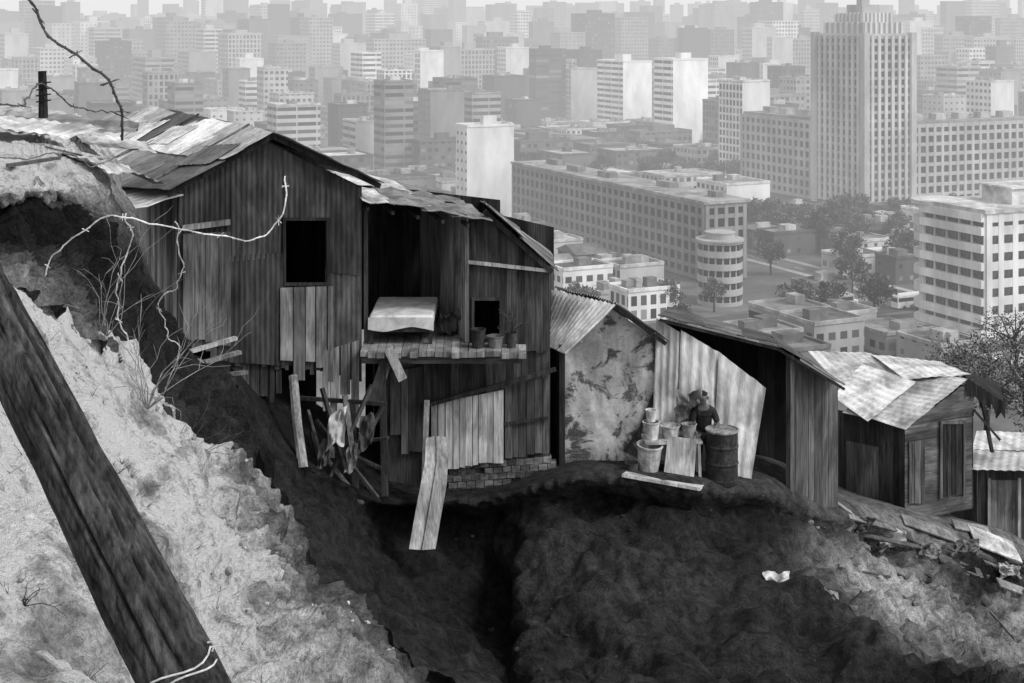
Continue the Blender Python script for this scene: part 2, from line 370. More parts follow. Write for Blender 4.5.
# pebbles, weeds on the slope
pm = MB(); gm = MB()
W_ = 301
for k in range(700):
    i = R.randrange(30, 285); j = R.randrange(4, 255); p = nearmb.v[j*W_+i]
    d = (p-CAM).length
    pm.blob(p, U(.003, .011)*(d/5)**.7*(2.2 if R.random() < .04 else 1), U(.15, 1.8))
for k in range(110):
    i = R.randrange(185, 240); j = R.randrange(4, 235); p = nearmb.v[j*W_+i]
    pm.blob(p-V(0, 0, .02), U(.02, .08)*(p.y/9), U(.2, 1.2), .6)
for k in range(1000):
    i = R.randrange(20, 245); j = R.randrange(10, 255)
    if noise.noise(nearmb.v[j*W_+i]*1.1) < .0: continue
    p = nearmb.v[j*W_+i]; dd = (p-CAM).length; sc = .4+.075*dd
    for b in range(R.randrange(2, 7)):
        a = U(0, 6.28); h = U(.02, .09)*sc; w = .0021*sc
        t = p+V(math.cos(a)*h*U(.6, 2.4), math.sin(a)*h*U(.6, 2.4), h*U(.1, .8))
        q = p.lerp(t, .55)+V(0, 0, h*.2)
        gm.add([p-V(w, 0, 0), p+V(w, 0, 0), q+V(w*.7, 0, 0), q-V(w*.7, 0, 0), t], [(0, 1, 2, 3), (3, 2, 4)], U(.08, .8))
tag(build('pebbles', pm, M['stone']), 'small stones strewn over the pale foreground slope', 'pebbles', kind='stuff')
tag(build('dry_grass', gm, M['straw'], fix=False), 'thin dry grass growing on the pale foreground slope', 'grass', kind='stuff')
rb = MB()
for k in range(380):
    i = R.randrange(60, 375); j = R.randrange(180, 315)
    if i < 250 and R.random() < .85: continue
    p = cliffmb.v[j*CW+i]
    rb.blob(p, (abs(R.gauss(.01, .03))+.015)*(1.6 if i > 260 else .8), U(.1, .25)*(3 if i > 260 else 1))
tag(build('cliff_rubble', rb, M['stone']), 'loose clods and stones on the dark cliff', 'rubble', kind='stuff')

def weed(name, base, h, seed, label, spread=.5, n=9, m='straw', tone=.5, r0=.006):
    rr = random.Random(seed); mb = MB()
    for k in range(n):
        a = rr.uniform(0, 6.28); p = Vector(base); pts = [p.copy()]; d = V(math.cos(a)*spread*rr.uniform(.2, 1), math.sin(a)*spread*rr.uniform(.2, 1), 1).normalized()
        hh = h*rr.uniform(.5, 1)
        for s in range(6):
            d = (d+V(rr.uniform(-.5, .5), rr.uniform(-.5, .5), rr.uniform(-.35, .2))).normalized()
            p = p+d*hh/6; pts.append(p.copy())
            if s > 1 and rr.random() < .7:
                e = (d+V(rr.uniform(-1, 1), rr.uniform(-1, 1), rr.uniform(-.3, .6))).normalized()
                mb.tube([p, p+e*hh*.12, p+e*hh*.2+V(rr.uniform(-.03, .03)*h, 0, rr.uniform(-.04, .04)*h)], [r0*.5, r0*.4, r0*.2], 4, tone)
        mb.tube(pts, [r0*(1-.12*s) for s in range(7)], 5, tone)
    return tag(build(name, mb, M[m]), label, 'dry weed')
def on_near(px, py): return on_mesh(nearmb, px, py, .5)
weed('dry_weed', on_near(148, 408), 1.2, 3, 'tangle of bare pale weed stalks against the dark bank', .8, 18, tone=2.2, r0=.0045)
weed('dry_weed', on_near(25, 610), .16, 4, 'dark twiggy weed low at the left edge beside the post', 1.8, 9, tone=.2, r0=.0016)
weed('dry_weed', on_near(196, 462), .7, 5, 'bare twigs at the top of the slope under the earth pillar', .8, 9, tone=.6, r0=.004)
weed('dry_weed', on_near(60, 450), .18, 8, 'small dark weed on the pale slope above the leaning post', 1.8, 9, tone=.3, r0=.0022)
weed('dry_weed', on_near(300, 650), .4, 9, 'straggling weed at the crumbling edge of the slope', 1.6, 9, tone=.6, r0=.004)
weed('dry_weed', on_near(108, 335), 1.1, 12, 'dry pale stalks at the foot of the dark bank on the left', .7, 12, tone=2.0, r0=.0038)

# ---------------------------------------------------------------- foreground post and wire
pa, pb = P(-70, 191, 3.15), P(232, 778, 3.05)
pm = MB(); seg = 84; npt = 90; vs = []; ts = []
axd = (pb-pa).normalized(); px_ = axd.cross(V(0, 1, 0)).normalized(); py_ = axd.cross(px_)
for i in range(npt+1):
    p = pa.lerp(pb, i/npt); rad = .056+.034*i/npt+.003*noise.noise(V(i*.13, 3, 0))
    for k in range(seg):
        a = 2*math.pi*k/seg; c_, s_ = math.cos(a), math.sin(a)
        g = noise.noise(V(c_*4, s_*4, i*.05)); g2 = noise.noise(V(c_*13, s_*13, i*.12+7)); cr = noise.noise(V(c_*6+20, s_*6, i*.02)); cr2 = noise.noise(V(c_*12+50, s_*12, i*.03))
        crack = max(0, .07-abs(cr))/.07; crack2 = max(0, .06-abs(cr2))/.06
        chip = max(0, noise.noise(V(c_*2.2, s_*2.2, i*.22+30))-.25)
        vs.append(p+(px_*c_+py_*s_)*rad*(1+.06*g+.04*g2-.2*crack-.08*crack2-.28*chip)); ts.append((1+.7*g2)*(1-.85*crack)*(1-.5*crack2)*(1+1.5*chip))
fs = [(i*seg+k, i*seg+(k+1) % seg, (i+1)*seg+(k+1) % seg, (i+1)*seg+k) for i in range(npt) for k in range(seg)]+[tuple(range(seg))[::-1], tuple(npt*seg+k for k in range(seg))]
pm.add(vs, fs, ts)
post = empty('fence_post', pb, 'thick weathered wooden post leaning across the lower left foreground', 'post')
ob = build('trunk', pm, M['log'], post, smooth=True)
def splinetube(px, r, tone, mb, n=40, barbs=0, wig=.01):
    pts = spline([P(*q) for q in px], n)
    pts = [p+V(noise.noise(p*6), noise.noise(p*6+V(7, 7, 7)), noise.noise(p*6+V(3, 1, 9)))*wig*2+V(noise.noise(p*17), 0, noise.noise(p*17+V(3, 3, 3)))*wig for p in pts]
    mb.tube(pts, r, 6, tone)
    # second strand wound round the first
    tw = [p+V(math.cos(i*1.9), 0, math.sin(i*1.9))*r*1.2 for i, p in enumerate(pts)]
    mb.tube(tw, r*.6, 5, tone)
    for k in range(barbs):
        i = int((k+.5+U(-.3, .3))*n/barbs); p = pts[i]
        for s in range(2):
            d = V(U(-1, 1), U(-.5, .5), U(-1, 1)).normalized()*r*U(5, 9)
            mb.tube([p-d, p+d], [r*.6, r*.2], 4, tone)
def wire(px, r, tone, label, n=60, barbs=0, name='barbed_wire'):
    mb = MB(); splinetube(px, r, tone, mb, n, barbs)
    return tag(build(name, mb, M['wire'], fix=True), label, 'wire')
c0 = pa.lerp(pb, .815); mb = MB(); x, y = px_, py_; rr0 = .056+.034*.815+.004
for lp in range(2):
    ring = [c0+axd*(lp*.02+.012*math.sin(k*.7+lp))+(x*math.cos(k/24*6.283)+y*math.sin(k/24*6.283))*rr0 for k in range(25)]
    mb.tube(ring, .0022, 6, 1.2)
mb.tube([c0+x*rr0, c0+x*(rr0+.03)+V(.02, 0, -.01), c0+x*(rr0+.04)+V(.03, 0, .03)], .002, 5, 1.2)
mb.tube([c0-x*rr0, c0-x*(rr0+.05)+V(-.02, 0, .02), c0-x*(rr0+.1)+V(-.03, 0, -.01)], .002, 5, 1.2)
tag(build('tie_wire', mb, M['wire']), 'loop of pale wire bound round the foot of the leaning post', 'wire')
wire([(15,-12,3), (45,25,3), (75,55,3), (104,82,3), (122,104,3.05), (126,138,3.1)], .0028, .12, 'dark barbed strand hanging in from the top left corner', 50, 4)
wire([(288,176,4.6), (283,205,4.6), (270,232,4.6), (238,240,4.5), (200,232,4.4), (160,222,4.4), (125,214,4.4), (85,228,4.5), (58,252,4.6), (42,276,4.7)], .0021, 1.5, 'pale barbed wire curling in a loop in front of the first house', 90, 7)
wire([(128,210,4.4), (130,240,4.5), (122,275,4.6), (118,310,4.8), (130,345,5.0), (150,372,5.4), (138,400,5.6)], .0021, 1.5, 'pale strand of wire hanging down against the dark bank', 60, 4)
wire([(175,225,5), (182,270,5.2), (160,310,5.5), (178,352,5.8), (165,390,6)], .002, 1.1, 'thin bent strand of wire before the earth pillar', 60, 3)
wire([(-30,95,9), (20,105,10), (42,84,11.8), (80,108,13), (130,112,15)], .006, .15, 'dark wire strung from the stump post along the hilltop', 60, 2)
wire([(-20,150,6), (20,160,6.1), (60,152,6.4), (95,165,6.8), (130,150,7)], .003, .3, 'grey wire lying across the pale hilltop', 60, 3)
mb = MB(); mb.tube([P(43, 118, 12), P(43, 95, 12), P(42, 71, 12)], [.04, .037, .035], 9, .5, .2)
for k in range(4): mb.tube([P(36, 84+k*6, 11.95), P(51, 82+k*6, 11.95)], .006, 5, .3)
tag(build('stump_post', mb, M['log']), 'short dark post wound with wire on the hilltop at upper left', 'post')

# ---------------------------------------------------------------- shack helpers
class VP:
    def __init__(s, O, u): s.O = O; s.u = V(u[0], u[1], 0).normalized(); s.n = V(s.u.y, -s.u.x, 0)
    def at(s, px, py, off=0):
        d = V((px-512)/F, 1, (20-py)/F); O = s.O-CAM+s.n*off
        return CAM+d*(V(O.x, O.y, 0).dot(s.n)/V(d.x, d.y, 0).dot(s.n))
    def atz(s, px, z, off=0):
        p = s.at(px, 100, off); p.z = z; return p
def ip(poly, x):
    if x <= poly[0][0]: return poly[0][1]
    for (a, b), (c, d) in zip(poly, poly[1:]):
        if x <= c: return b+(d-b)*(x-a)/(c-a) if c > a else d
    return poly[-1][1]
def planks(mb, pl, top, bot, w, th=.025, tone=(.55, 1.5), holes=(), jit=.018, rag=2., off=0, gap=.25):
    x0, x1 = top[0][0], top[-1][0]; brk = sorted({h[i] for h in holes for i in (0, 1)}|{p[0] for p in top[1:-1]})
    xs = [x0]
    while xs[-1] < x1-.6*w:
        nx = xs[-1]+w*U(.75, 1.25)
        for b in brk:
            if xs[-1]+.3 < b < nx+.35*w: nx = b; break
        xs.append(min(nx, x1))
    xs[-1] = x1
    for a, b in zip(xs, xs[1:]):
        m = (a+b)/2; sp = U(-rag, rag); segs = [((ip(top, a), ip(top, b)), (ip(bot, m)+sp, ip(bot, m)+sp+U(-.8, .8)))]
        for h in holes:
            if h[0] < m < h[1]:
                ns = []
                for (ta, tb), (ba, bb) in segs:
                    if ta < h[2]: ns.append(((ta, tb), (h[2], h[2])))
                    if ba > h[3]: ns.append(((h[3], h[3]), (ba, bb)))
                segs = ns
        o = off+U(0, jit); tn = U(*tone); g = gap*U(.2, 1.6)
        for (ta, tb), (ba, bb) in segs:
            mb.slab([pl.at(a+g, ba, o), pl.at(b-g, bb, o), pl.at(b-g, tb, o), pl.at(a+g, ta, o)], th, tn)
def hboards(mb, pl, px0, px1, z0, z1, h, tone=(.6, 1.4), off=0, topf=None):
    z = z0
    while z < z1-.02:
        zz = min(z+h*U(.85, 1.15), z1); o = off+U(0, .015)
        a, b = px0, px1
        if topf: a, b = topf(z, zz)
        if b-a > 1: mb.slab([pl.atz(a, z+.006, o), pl.atz(b, z+.006, o), pl.atz(b, zz, o), pl.atz(a, zz, o)], .022, U(*tone))
        z = zz
def quadwall(mb, a, b, zt_a, zt_b, zb, n, tone=(.5, 1.3), th=.025):
    # plank wall from plan point a to b, seen from anywhere
    for k in range(n):
        p = a.lerp(b, (k+.005)/n); q = a.lerp(b, (k+.995)/n); ta = zt_a+(zt_b-zt_a)*k/n; tb = zt_a+(zt_b-zt_a)*(k+1)/n
        mb.slab([V(p.x, p.y, zb), V(q.x, q.y, zb), V(q.x, q.y, tb), V(p.x, p.y, ta)], th, U(*tone))
def sheets(mb, rf, ef, eb, rb_, nl, nd, tones, amp=.014, lift=.03, bend=.02, wl=.09, seq=False):
    # roof plane: ridge-front, eave-front, eave-back, ridge-back; nl sheets along the ridge, nd down the slope
    n = (rb_-rf).cross(ef-rf).normalized(); cnt = 0
    if n.z < 0: n = -n
    def at(s, t): return rf.lerp(rb_, s).lerp(ef.lerp(eb, s), t)
    for i in range(nl):
        for j in range(nd):
            s0, s1 = i/nl-.015, (i+1)/nl+.015; t0, t1 = j/nd-(.03 if j else 0), (j+1)/nd+U(-.01, .03)
            o = n*(U(0, lift)+(nd-j)*.008); k = U(-.02, .02)
            q = [at(s0, t0+k)+o, at(s1, t0-k)+o, at(s1, t1+k)+o+n*U(0, lift), at(s0, t1-k)+o+n*U(0, lift)]
            tn = tones[cnt % len(tones)] if seq else R.choice(tones); cnt += 1
            mb.corr(q, max(3, (q[1]-q[0]).length/wl), amp, tn, bend)
def winframe(pl, x0, x1, y0, y1, parent, off=.03, w=.05, m='wood', tone=.5, mull=False):
    mb = MB(); a, b, c, d = pl.at(x0, y1, off), pl.at(x1, y1, off), pl.at(x1, y0, off), pl.at(x0, y0, off)
    e = pl.u*w/2
    mb.beam(a-e, b+e, .05, w, tone); mb.beam(d-e, c+e, .05, w, tone)
    z = V(0, 0, w/2+.002)
    mb.beam(a+z, d-z, w, .045, tone, pl.n); mb.beam(b+z, c-z, w, .045, tone, pl.n)
    if mull: mb.beam((a+b)/2+z, (d+c)/2-z, w*.6, .03, tone, pl.n)
    return build('window', mb, M[m], parent)

# ---------------------------------------------------------------- house one (tall gabled)
A = P(268, 138, 24.0)
h1 = VP(A, (.877, .48)); v1 = V(-.48, .877, 0)
H1 = empty('wooden_shack', h1.at(268, 370), 'tall dark gabled shack of patched sheeting with a square open window, highest on the cliff', 'shack')
mb = MB()
top1 = [(178, 188), (268, 141), (362, 187)]; bot1 = [(178, 338), (232, 364), (285, 368), (362, 380)]
planks(mb, h1, top1, bot1, 5.4, holes=[(285, 327, 220, 283)], tone=(.5, .95), jit=.012, rag=4)
build('front_wall', mb, M['wood'], H1)
mb = MB()
for k, (xa, xb, ya, yb, ba, bb, tn) in enumerate(((178.5, 233, None, None, 236, 234, .12), (231, 268, None, None, 262, 258, .17), (229, 286, 256, 252, 362, 366, .1), (268, 286, None, None, 255, 254, .13), (284, 329, None, None, 219, 219, .15), (326, 361.5, None, None, 272, 276, .1), (325.5, 361.5, 268, 270, 350, 344, .16))):
    ta = ip(top1, xa)+1.5 if ya is None else ya; tb = ip(top1, xb)+1.5 if yb is None else yb; o = .03+.008*(k % 3)
    mb.corr([h1.at(xa, ba, o), h1.at(xb, bb, o), h1.at(xb, tb, o), h1.at(xa, ta, o)], (xb-xa)/5.2, .011, tn, .02, 4)
build('wall_sheeting', mb, M['walltin'], H1, fix=False)
zl, zr = h1.at(178, 188).z, h1.at(362, 187).z; lw, rw = h1.at(178, 188), h1.at(362, 187); bz = CZ-6.0; bzl = CZ-10.0
mb = MB(); quadwall(mb, lw+v1*.04, lw+v1*6.6, zl, zl, bz-.6, 34, (.8, 2.6)); build('left_wall', mb, M['wood'], H1)
mb = MB(); quadwall(mb, rw+v1*.04, rw+v1*6.6, zr, zr, bz, 34, (.3, .9)); build('right_wall', mb, M['wood'], H1)
mb = MB(); quadwall(mb, lw+v1*6.6, A+v1*6.6, zl, A.z, bzl, 8, (.2, .6)); quadwall(mb, A+v1*6.6, rw+v1*6.6, A.z, zr, bzl, 8, (.2, .6)); build('back_wall', mb, M['wood'], H1)
mb = MB(); quadwall(mb, lw+v1*3.0-h1.u*.3, rw+v1*3.0+h1.u*.3, bz+.5, bz+.5, bzl, 22, (.15, .45)); build('underfloor_boarding', mb, M['wood'], H1)
mb = MB(); f0 = [lw+v1*.05, rw+v1*.05, rw+v1*6.5, lw+v1*6.5]; mb.slab([V(p.x, p.y, bz+.35) for p in f0], .08, .5); build('floor', mb, M['woodh'], H1)
winframe(h1, 284, 328, 219, 284, H1, tone=.35, off=.05)
mb = MB(); planks(mb, h1, [(183, 234), (231, 232)], [(183, 337), (231, 345)], 12, tone=(1.0, 2.0), off=.065, rag=4)
d1 = build('boarded_door', mb, M['wood'], H1); d1['label'] = 'paler boarded up door'
mb = MB(); mb.beam(h1.at(182, 228, .08), h1.at(230, 222, .08), .06, .09, 2.6); build('lintel', mb, M['wood'], d1)
mb = MB(); planks(mb, h1, [(280, 288), (334, 286)], [(280, 362), (300, 378), (318, 360), (334, 384)], 11, tone=(.3, .75), off=.065, rag=7, gap=.8)
build('patch_boards', mb, M['palewood'], H1)['label'] = 'ragged paler boards below the window'
mb = MB(); planks(mb, h1, [(322, 352), (360, 340)], [(322, 398), (360, 404)], 9, tone=(.6, 4), off=.05, rag=14, gap=.8)
build('torn_skirting', mb, M['wood'], H1)
mb = MB(); planks(mb, h1, [(226, 355), (282, 362)], [(226, 374), (250, 392), (282, 398)], 8, tone=(.3, 1.2), off=-.05, rag=9, gap=.6)
build('hanging_boards', mb, M['wood'], H1)
# roof
rf = A+V(0, 0, .1)-v1*.28; rbk = A+V(0, 0, .1)+v1*7.6
ul, ur = h1.u*-1.78, h1.u*1.95
dl, dr = A.z-zl+.12, A.z-zr+.02
ef, eb = rf+ul-V(0, 0, dl), rbk+ul*1.6-V(0, 0, dl*1.5)
mb = MB(); sheets(mb, rf, ef, eb, rbk, 4, 2, (.8, .25, 1.5, .45, .2, 1.3, 1.1, .5), lift=.03, bend=.03, amp=.008, seq=True)
build('left_roof_slope', mb, M['tin'], H1)
efr, ebr = rf+ur-V(0, 0, dr), rbk+ur-V(0, 0, dr)
mb = MB(); sheets(mb, rf, efr, ebr, rbk, 5, 2, (.4, .8, .3), lift=.02); build('right_roof_slope', mb, M['tin'], H1)
for k in range(2):
    a = rf.lerp(rbk, (k*2+.8)/5)+V(0, 0, .07); b = a+ul*.98-V(0, 0, dl*.98)
    mb = MB(); mb.beam(a+v1*U(-.3, .3), b+v1*U(-.3, .3), .05, .03, U(.6, 3)); build('roof_batten', mb, M['wood'], H1)
mb = MB(); mb.beam(rf+v1*.03-V(0, 0, .05), ef+v1*.03-V(0, 0, .05), .03, .09, .35); mb.beam(rf+v1*.03-V(0, 0, .05), efr+v1*.03-V(0, 0, .05), .03, .09, .35)
build('barge_board', mb, M['wood'], H1)
# lean-to roof on the left of the house
mb = MB(); q0, q1 = P(184, 196, 23.0), P(118, 166, 27.5)
mb.corr([q0, q1, q1+V(-1.0, -.5, -.22), q0+V(-1.1, -.3, -.26)], 18, .01, 1.3, .04)
lt = build('lean_to_roof', mb, M['tin'], H1)
# loose sheets lying on the first roof
for (x, y, sx, sy, rz, tn, lb) in ((135, 136, 1.5, .9, .3, 1.6, 'bright loose tin sheet lying on the first roof'), (208, 158, 1.3, .7, .25, .3, 'dark loose tin sheet on the roof near the gable'), (110, 124, 1.6, .8, .2, .8, 'grey tin sheet at the far end of the first roof'), (172, 138, 1.2, .7, .15, 1.4, 'pale tin sheet halfway along the first roof')):
    n = (rbk-rf).cross(ef-rf).normalized(); d = (P(x, y, 1)-CAM); c = CAM+d*((rf-CAM).dot(n)/d.dot(n))
    n = n if n.z > 0 else -n; c = c+n*.07
    e1 = (rbk-rf).normalized(); e2 = (ef-rf).normalized(); a1 = e1*math.cos(rz)+e2*math.sin(rz); a2 = -e1*math.sin(rz)+e2*math.cos(rz)
    mb = MB(); mb.corr([c-a1*sx/2-a2*sy/2, c+a1*sx/2-a2*sy/2, c+a1*sx/2+a2*sy/2, c-a1*sx/2+a2*sy/2], 8, .006, tn, .02)
    tag(build('tin_sheet', mb, M['tin'], fix=False), lb, 'tin sheet')
# boards and sheets lying about on the hilltop shelf
for (x, y, sx, sy, rz, tl, tn, lb) in ((92, 152, 1.6, 1.0, .5, .14, 1.5, 'pale tin sheet on the hilltop just left of the first roof'), (70, 133, 1.8, 1.2, .2, .1, .5, 'dark tin sheet far back on the hilltop left of the first roof'), (106, 178, 1.2, .8, .9, .3, 1.1, 'bent tin sheet slipping off the hilltop edge beside the first house'), (36, 139, 1.5, .9, -.3, .08, 1.3, 'pale tin sheet lying alone on the hilltop near the stump post')):
    c = on_mesh(bankmb, x, y)+V(0, 0, .16); a1 = V(math.cos(rz), math.sin(rz), -tl); a2 = V(-math.sin(rz), math.cos(rz), tl*.6)
    mb = MB(); mb.corr([c-a1*sx/2-a2*sy/2, c+a1*sx/2-a2*sy/2, c+a1*sx/2+a2*sy/2, c-a1*sx/2+a2*sy/2], 9, .01, tn, .08)
    tag(build('tin_sheet', mb, M['tin'], fix=False), lb, 'tin sheet')
def bar(name, a, b, w, h, m, tone, label, cat, up=None, group=None):
    mb = MB(); mb.beam(a, b, w, h, tone, up); return tag(build(name, mb, M[m]), label, cat, group)
for (x0, y0, x1, y1, w, tn, lb) in ((12, 128, 70, 134, .2, .35, 'dark board lying far back on the pale hilltop'), (40, 150, 96, 164, .12, 1.2, 'pale board on the hilltop beside the first roof'), (10, 172, 58, 166, .07, .25, 'thin dark stick near the edge of the pale hilltop')):
    a, b = on_mesh(bankmb, x0, y0), on_mesh(bankmb, x1, y1)
    bar('loose_board', a+V(0, 0, .06), b+V(0, 0, .08), w, .03, 'palewood', tn, lb, 'board')
# rubble of split boards where the earth pillar meets the first house
for k, (x0, y0, x1, y1, tn, lb) in enumerate(((188, 352, 236, 338, 1.2, 'topmost split board heaped beside the boarded door'), (192, 366, 240, 352, .6, 'grey split board in the heap under the boarded door'), (198, 360, 226, 392, .9, 'board slanting down off the earth pillar'), (206, 378, 246, 372, .4, 'lowest dark board in the heap under the boarded door'))):
    bar('split_board', P(x0, y0, 21.6-.2*k), P(x1, y1, 22.2-.2*k), .1, .05, 'palewood', tn, lb, 'board')

# supports and debris under house one
mb = MB(); mb.tube([P(303, 468, 23.1), P(297, 425, 23.4), P(293, 376, 23.8)], [.09, .085, .08], 9, .75, .25)
tag(build('prop_post', mb, M['palewood']), 'pale upright post propping the first house from below', 'post')
dl_ = [('long dark pole leaning in the hollow under the first house', 322, 388, 345, 470, .7), ('thick beam fallen askew under the first house', 316, 420, 378, 498, .8),
       ('thin pole crossing the hollow under the houses', 372, 385, 330, 476, 1.2), ('short split board in the hollow below the torn skirting', 345, 395, 352, 450, 2.2),
       ('broken rafter jutting from the debris under the bed room', 384, 405, 352, 462, .6), ('lowest stick of the debris under the first house', 322, 455, 362, 505, 1.2),
       ('pale lath standing upright in the debris under the first house', 334, 400, 331, 458, 3.4), ('short dark stub beside the pale prop post', 312, 432, 326, 490, .5),
       ('level dark joist across the hollow just below the torn skirting', 300, 398, 386, 404, .4), ('level dark joist lower across the hollow', 318, 446, 388, 438, .5),
       ('stout dark stilt at the right of the hollow', 382, 360, 385, 496, .5), ('dark stilt in the middle of the hollow', 352, 400, 356, 496, .4),
       ('short grey board wedged at the left of the hollow', 308, 410, 322, 462, 1.8), ('splintered lath poking left out of the debris', 306, 470, 340, 440, 2.6),
       ('splintered lath poking right out of the debris', 346, 452, 384, 470, 1.6), ('broad dark board slumped at the foot of the debris', 330, 470, 372, 506, .6)]
for k, (lb, x0, y0, x1, y1, tn) in enumerate(dl_):
    bar('debris_beam', P(x0, y0, 23.95+.04*k), P(x1, y1, 23.6+.035*k), U(.05, .12), U(.04, .07), 'wood', tn, lb, 'beam')
for k, (x, y, s, tn, lb) in enumerate(((337, 428, .42, .7, 'pale crumpled rag caught in the debris under the first house'), (352, 458, .3, .35, 'grey torn cloth lodged lower in the debris'), (325, 452, .3, .12, 'dark torn cloth in the hollow under the first house'), (366, 430, .4, .1, 'dark sacking hung under the bed room'))):
    mb = MB(); mb.crumple(P(x, y, 23.5), V(s*.6, .05, .1), V(.05, .2, s*1.3), .16, tn)
    tag(build('rag', mb, M['cloth'], smooth=True, fix=False), lb, 'rag')

# ---------------------------------------------------------------- house two (open room with bed)
h2 = VP(P(362, 300, 25.0), (1, .05))
fz = P(400, 343, 25).z
H2 = empty('open_shack', V(h2.at(450, 480).x, 25.1, h2.at(450, 480).z), 'two storey plank shack torn open so a room with a bed shows', 'shack')
mb = MB(); a, b = h2.at(364, 349), h2.at(526, 349); x494 = h2.at(470, 349).x
for k in range(20):
    p = V(a.x+(b.x-a.x)*(k+.03)/20, 24.3+U(-.1, .08), fz); q = V(a.x+(b.x-a.x)*(k+.97)/20, p.y, fz)
    dp = 3.6 if q.x < x494 else .68
    mb.slab([p, q, q+V(-.1 if dp > 1 else 0, dp, 0), p+V(-.1 if dp > 1 else 0, dp, 0)], .09, U(.5, 1.0))
build('room_floor', mb, M['palewood'], H2)
bk = VP(P(362, 300, 28.0), (1, .02))
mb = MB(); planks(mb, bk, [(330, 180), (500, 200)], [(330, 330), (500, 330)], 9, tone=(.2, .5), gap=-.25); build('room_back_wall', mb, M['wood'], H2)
mb = MB(); quadwall(mb, V(-2.95, 28.6, 0), V(.85, 28.8, 0), CZ-3.3, CZ-4.2, CZ-9.2, 22, (.25, .6)); build('rear_wall', mb, M['wood'], H2)
mb = MB(); a, b = h2.at(467, 340), P(420, 318, 27.9); quadwall(mb, b, a, P(420, 198, 27.9).z, P(466, 214, 25.1).z, fz-.02, 11, (2.0, 4.2)); build('room_side_wall', mb, M['wood'], H2)
mb = MB(); planks(mb, h2, [(466, 224), (488, 214), (549, 268)], [(466, 352), (549, 352)], 6, tone=(.4, .95), holes=[(474, 500, 300, 336)], gap=.05); build('gable_wall', mb, M['wood'], H2)
winframe(h2, 473, 501, 299, 337, H2, tone=.8)
mb = MB(); mb.beam(h2.at(468, 262, .06), h2.at(552, 271, .06), .05, .06, 1.2); build('batten', mb, M['palewood'], H2)
mb = MB(); mb.beam(h2.at(484, 211, .1), h2.at(552, 272, .1), .06, .09, .4); build('barge_board', mb, M['wood'], H2)
mb = MB(); sheets(mb, P(488, 209, 24.85), P(555, 272, 25.1), P(548, 250, 29.2), P(478, 200, 29.2), 3, 2, (.4, .6, .3), lift=.03); build('right_roof_slope', mb, M['tin'], H2)
mb = MB(); sheets(mb, P(362, 203, 24.5), P(488, 222, 24.8), P(452, 196, 29.2), P(330, 172, 29.2), 2, 4, (.5, 1.2, .35, 1.5, .8), lift=.05, bend=.06); build('room_roof', mb, M['tin'], H2)
for k in range(5):
    x = 368+k*25; mb = MB(); mb.beam(P(x, 209+k*4.2, 24.7), P(x-20, 195+k*4, 27.3), .05, .06, .6); build('rafter', mb, M['wood'], H2)
mb = MB(); mb.beam(h2.at(366, 206, .02), h2.at(366, 342, .02), .07, .07, .8, h2.n); build('corner_post', mb, M['wood'], H2)
mb = MB(); mb.beam(h2.at(467, 222, .05), h2.at(467, 342, .05), .07, .07, 1.8, h2.n); build('inner_post', mb, M['wood'], H2)
a = h2.at(364, 349)
mb = MB(); mb.beam(V(a.x+.02, 24.45, fz-.16), V(a.x+2.75, 24.45, fz-.16), .07, .12, .8); build('floor_beam', mb, M['woodh'], H2)
# lower storey
mb = MB(); planks(mb, h2, [(386, 347), (550, 347)], [(386, 500), (432, 500), (550, 485)], 7, tone=(.25, .95), off=-.06, rag=5, gap=-.1); build('lower_wall', mb, M['wood'], H2)
mb = MB(); planks(mb, h2, [(505, 384), (549, 378)], [(505, 458), (549, 452)], 7.5, tone=(.6, 1.9), off=.02); build('lower_side_boards', mb, M['wood'], H2)
mb = MB(); planks(mb, h2, [(390, 372), (424, 366)], [(390, 440), (424, 462)], 9, tone=(.5, 1.6), off=.03, rag=14); build('loose_cladding', mb, M['wood'], H2)
mb = MB(); planks(mb, h2, [(431, 404), (504, 390)], [(431, 471), (504, 462)], 7.6, tone=(1.0, 1.6), off=.05, rag=1.5, gap=.35); build('pale_wall_panel', mb, M['palewood'], H2)
mb = MB(); mb.beam(h2.at(424, 406, .13), h2.at(556, 369, .13), .06, .07, .55); build('cross_beam', mb, M['wood'], H2)
mb = MB(); mb.beam(h2.at(504, 424, .06), h2.at(548, 418, .06), .03, .05, .6); build('rail', mb, M['wood'], H2)
mb = MB()
for r in range(6):
    for k in range(12):
        x0 = 444+k*9+(4.5 if r % 2 else 0); y0 = 464+r*6.2-(k*.6)
        if R.random() < .93: mb.slab([h2.at(x0+.3, y0+5.9, U(-.03, .03)), h2.at(x0+8.6, y0+5.5, .01), h2.at(x0+8.6, y0, .01), h2.at(x0+.3, y0+.4, .01)], .2, U(.5, 1.8))
build('brick_footing', mb, M['brick'], H2)
# side wall of the lower storey so the house is closed
mb = MB(); a = h2.at(549, 352); quadwall(mb, V(a.x, a.y+.06, 0), V(a.x+.2, 29, 0), P(549, 268, 25.1).z, P(549, 258, 29).z, P(549, 475, 25).z, 14, (.4, 1)); build('right_wall', mb, M['wood'], H2)
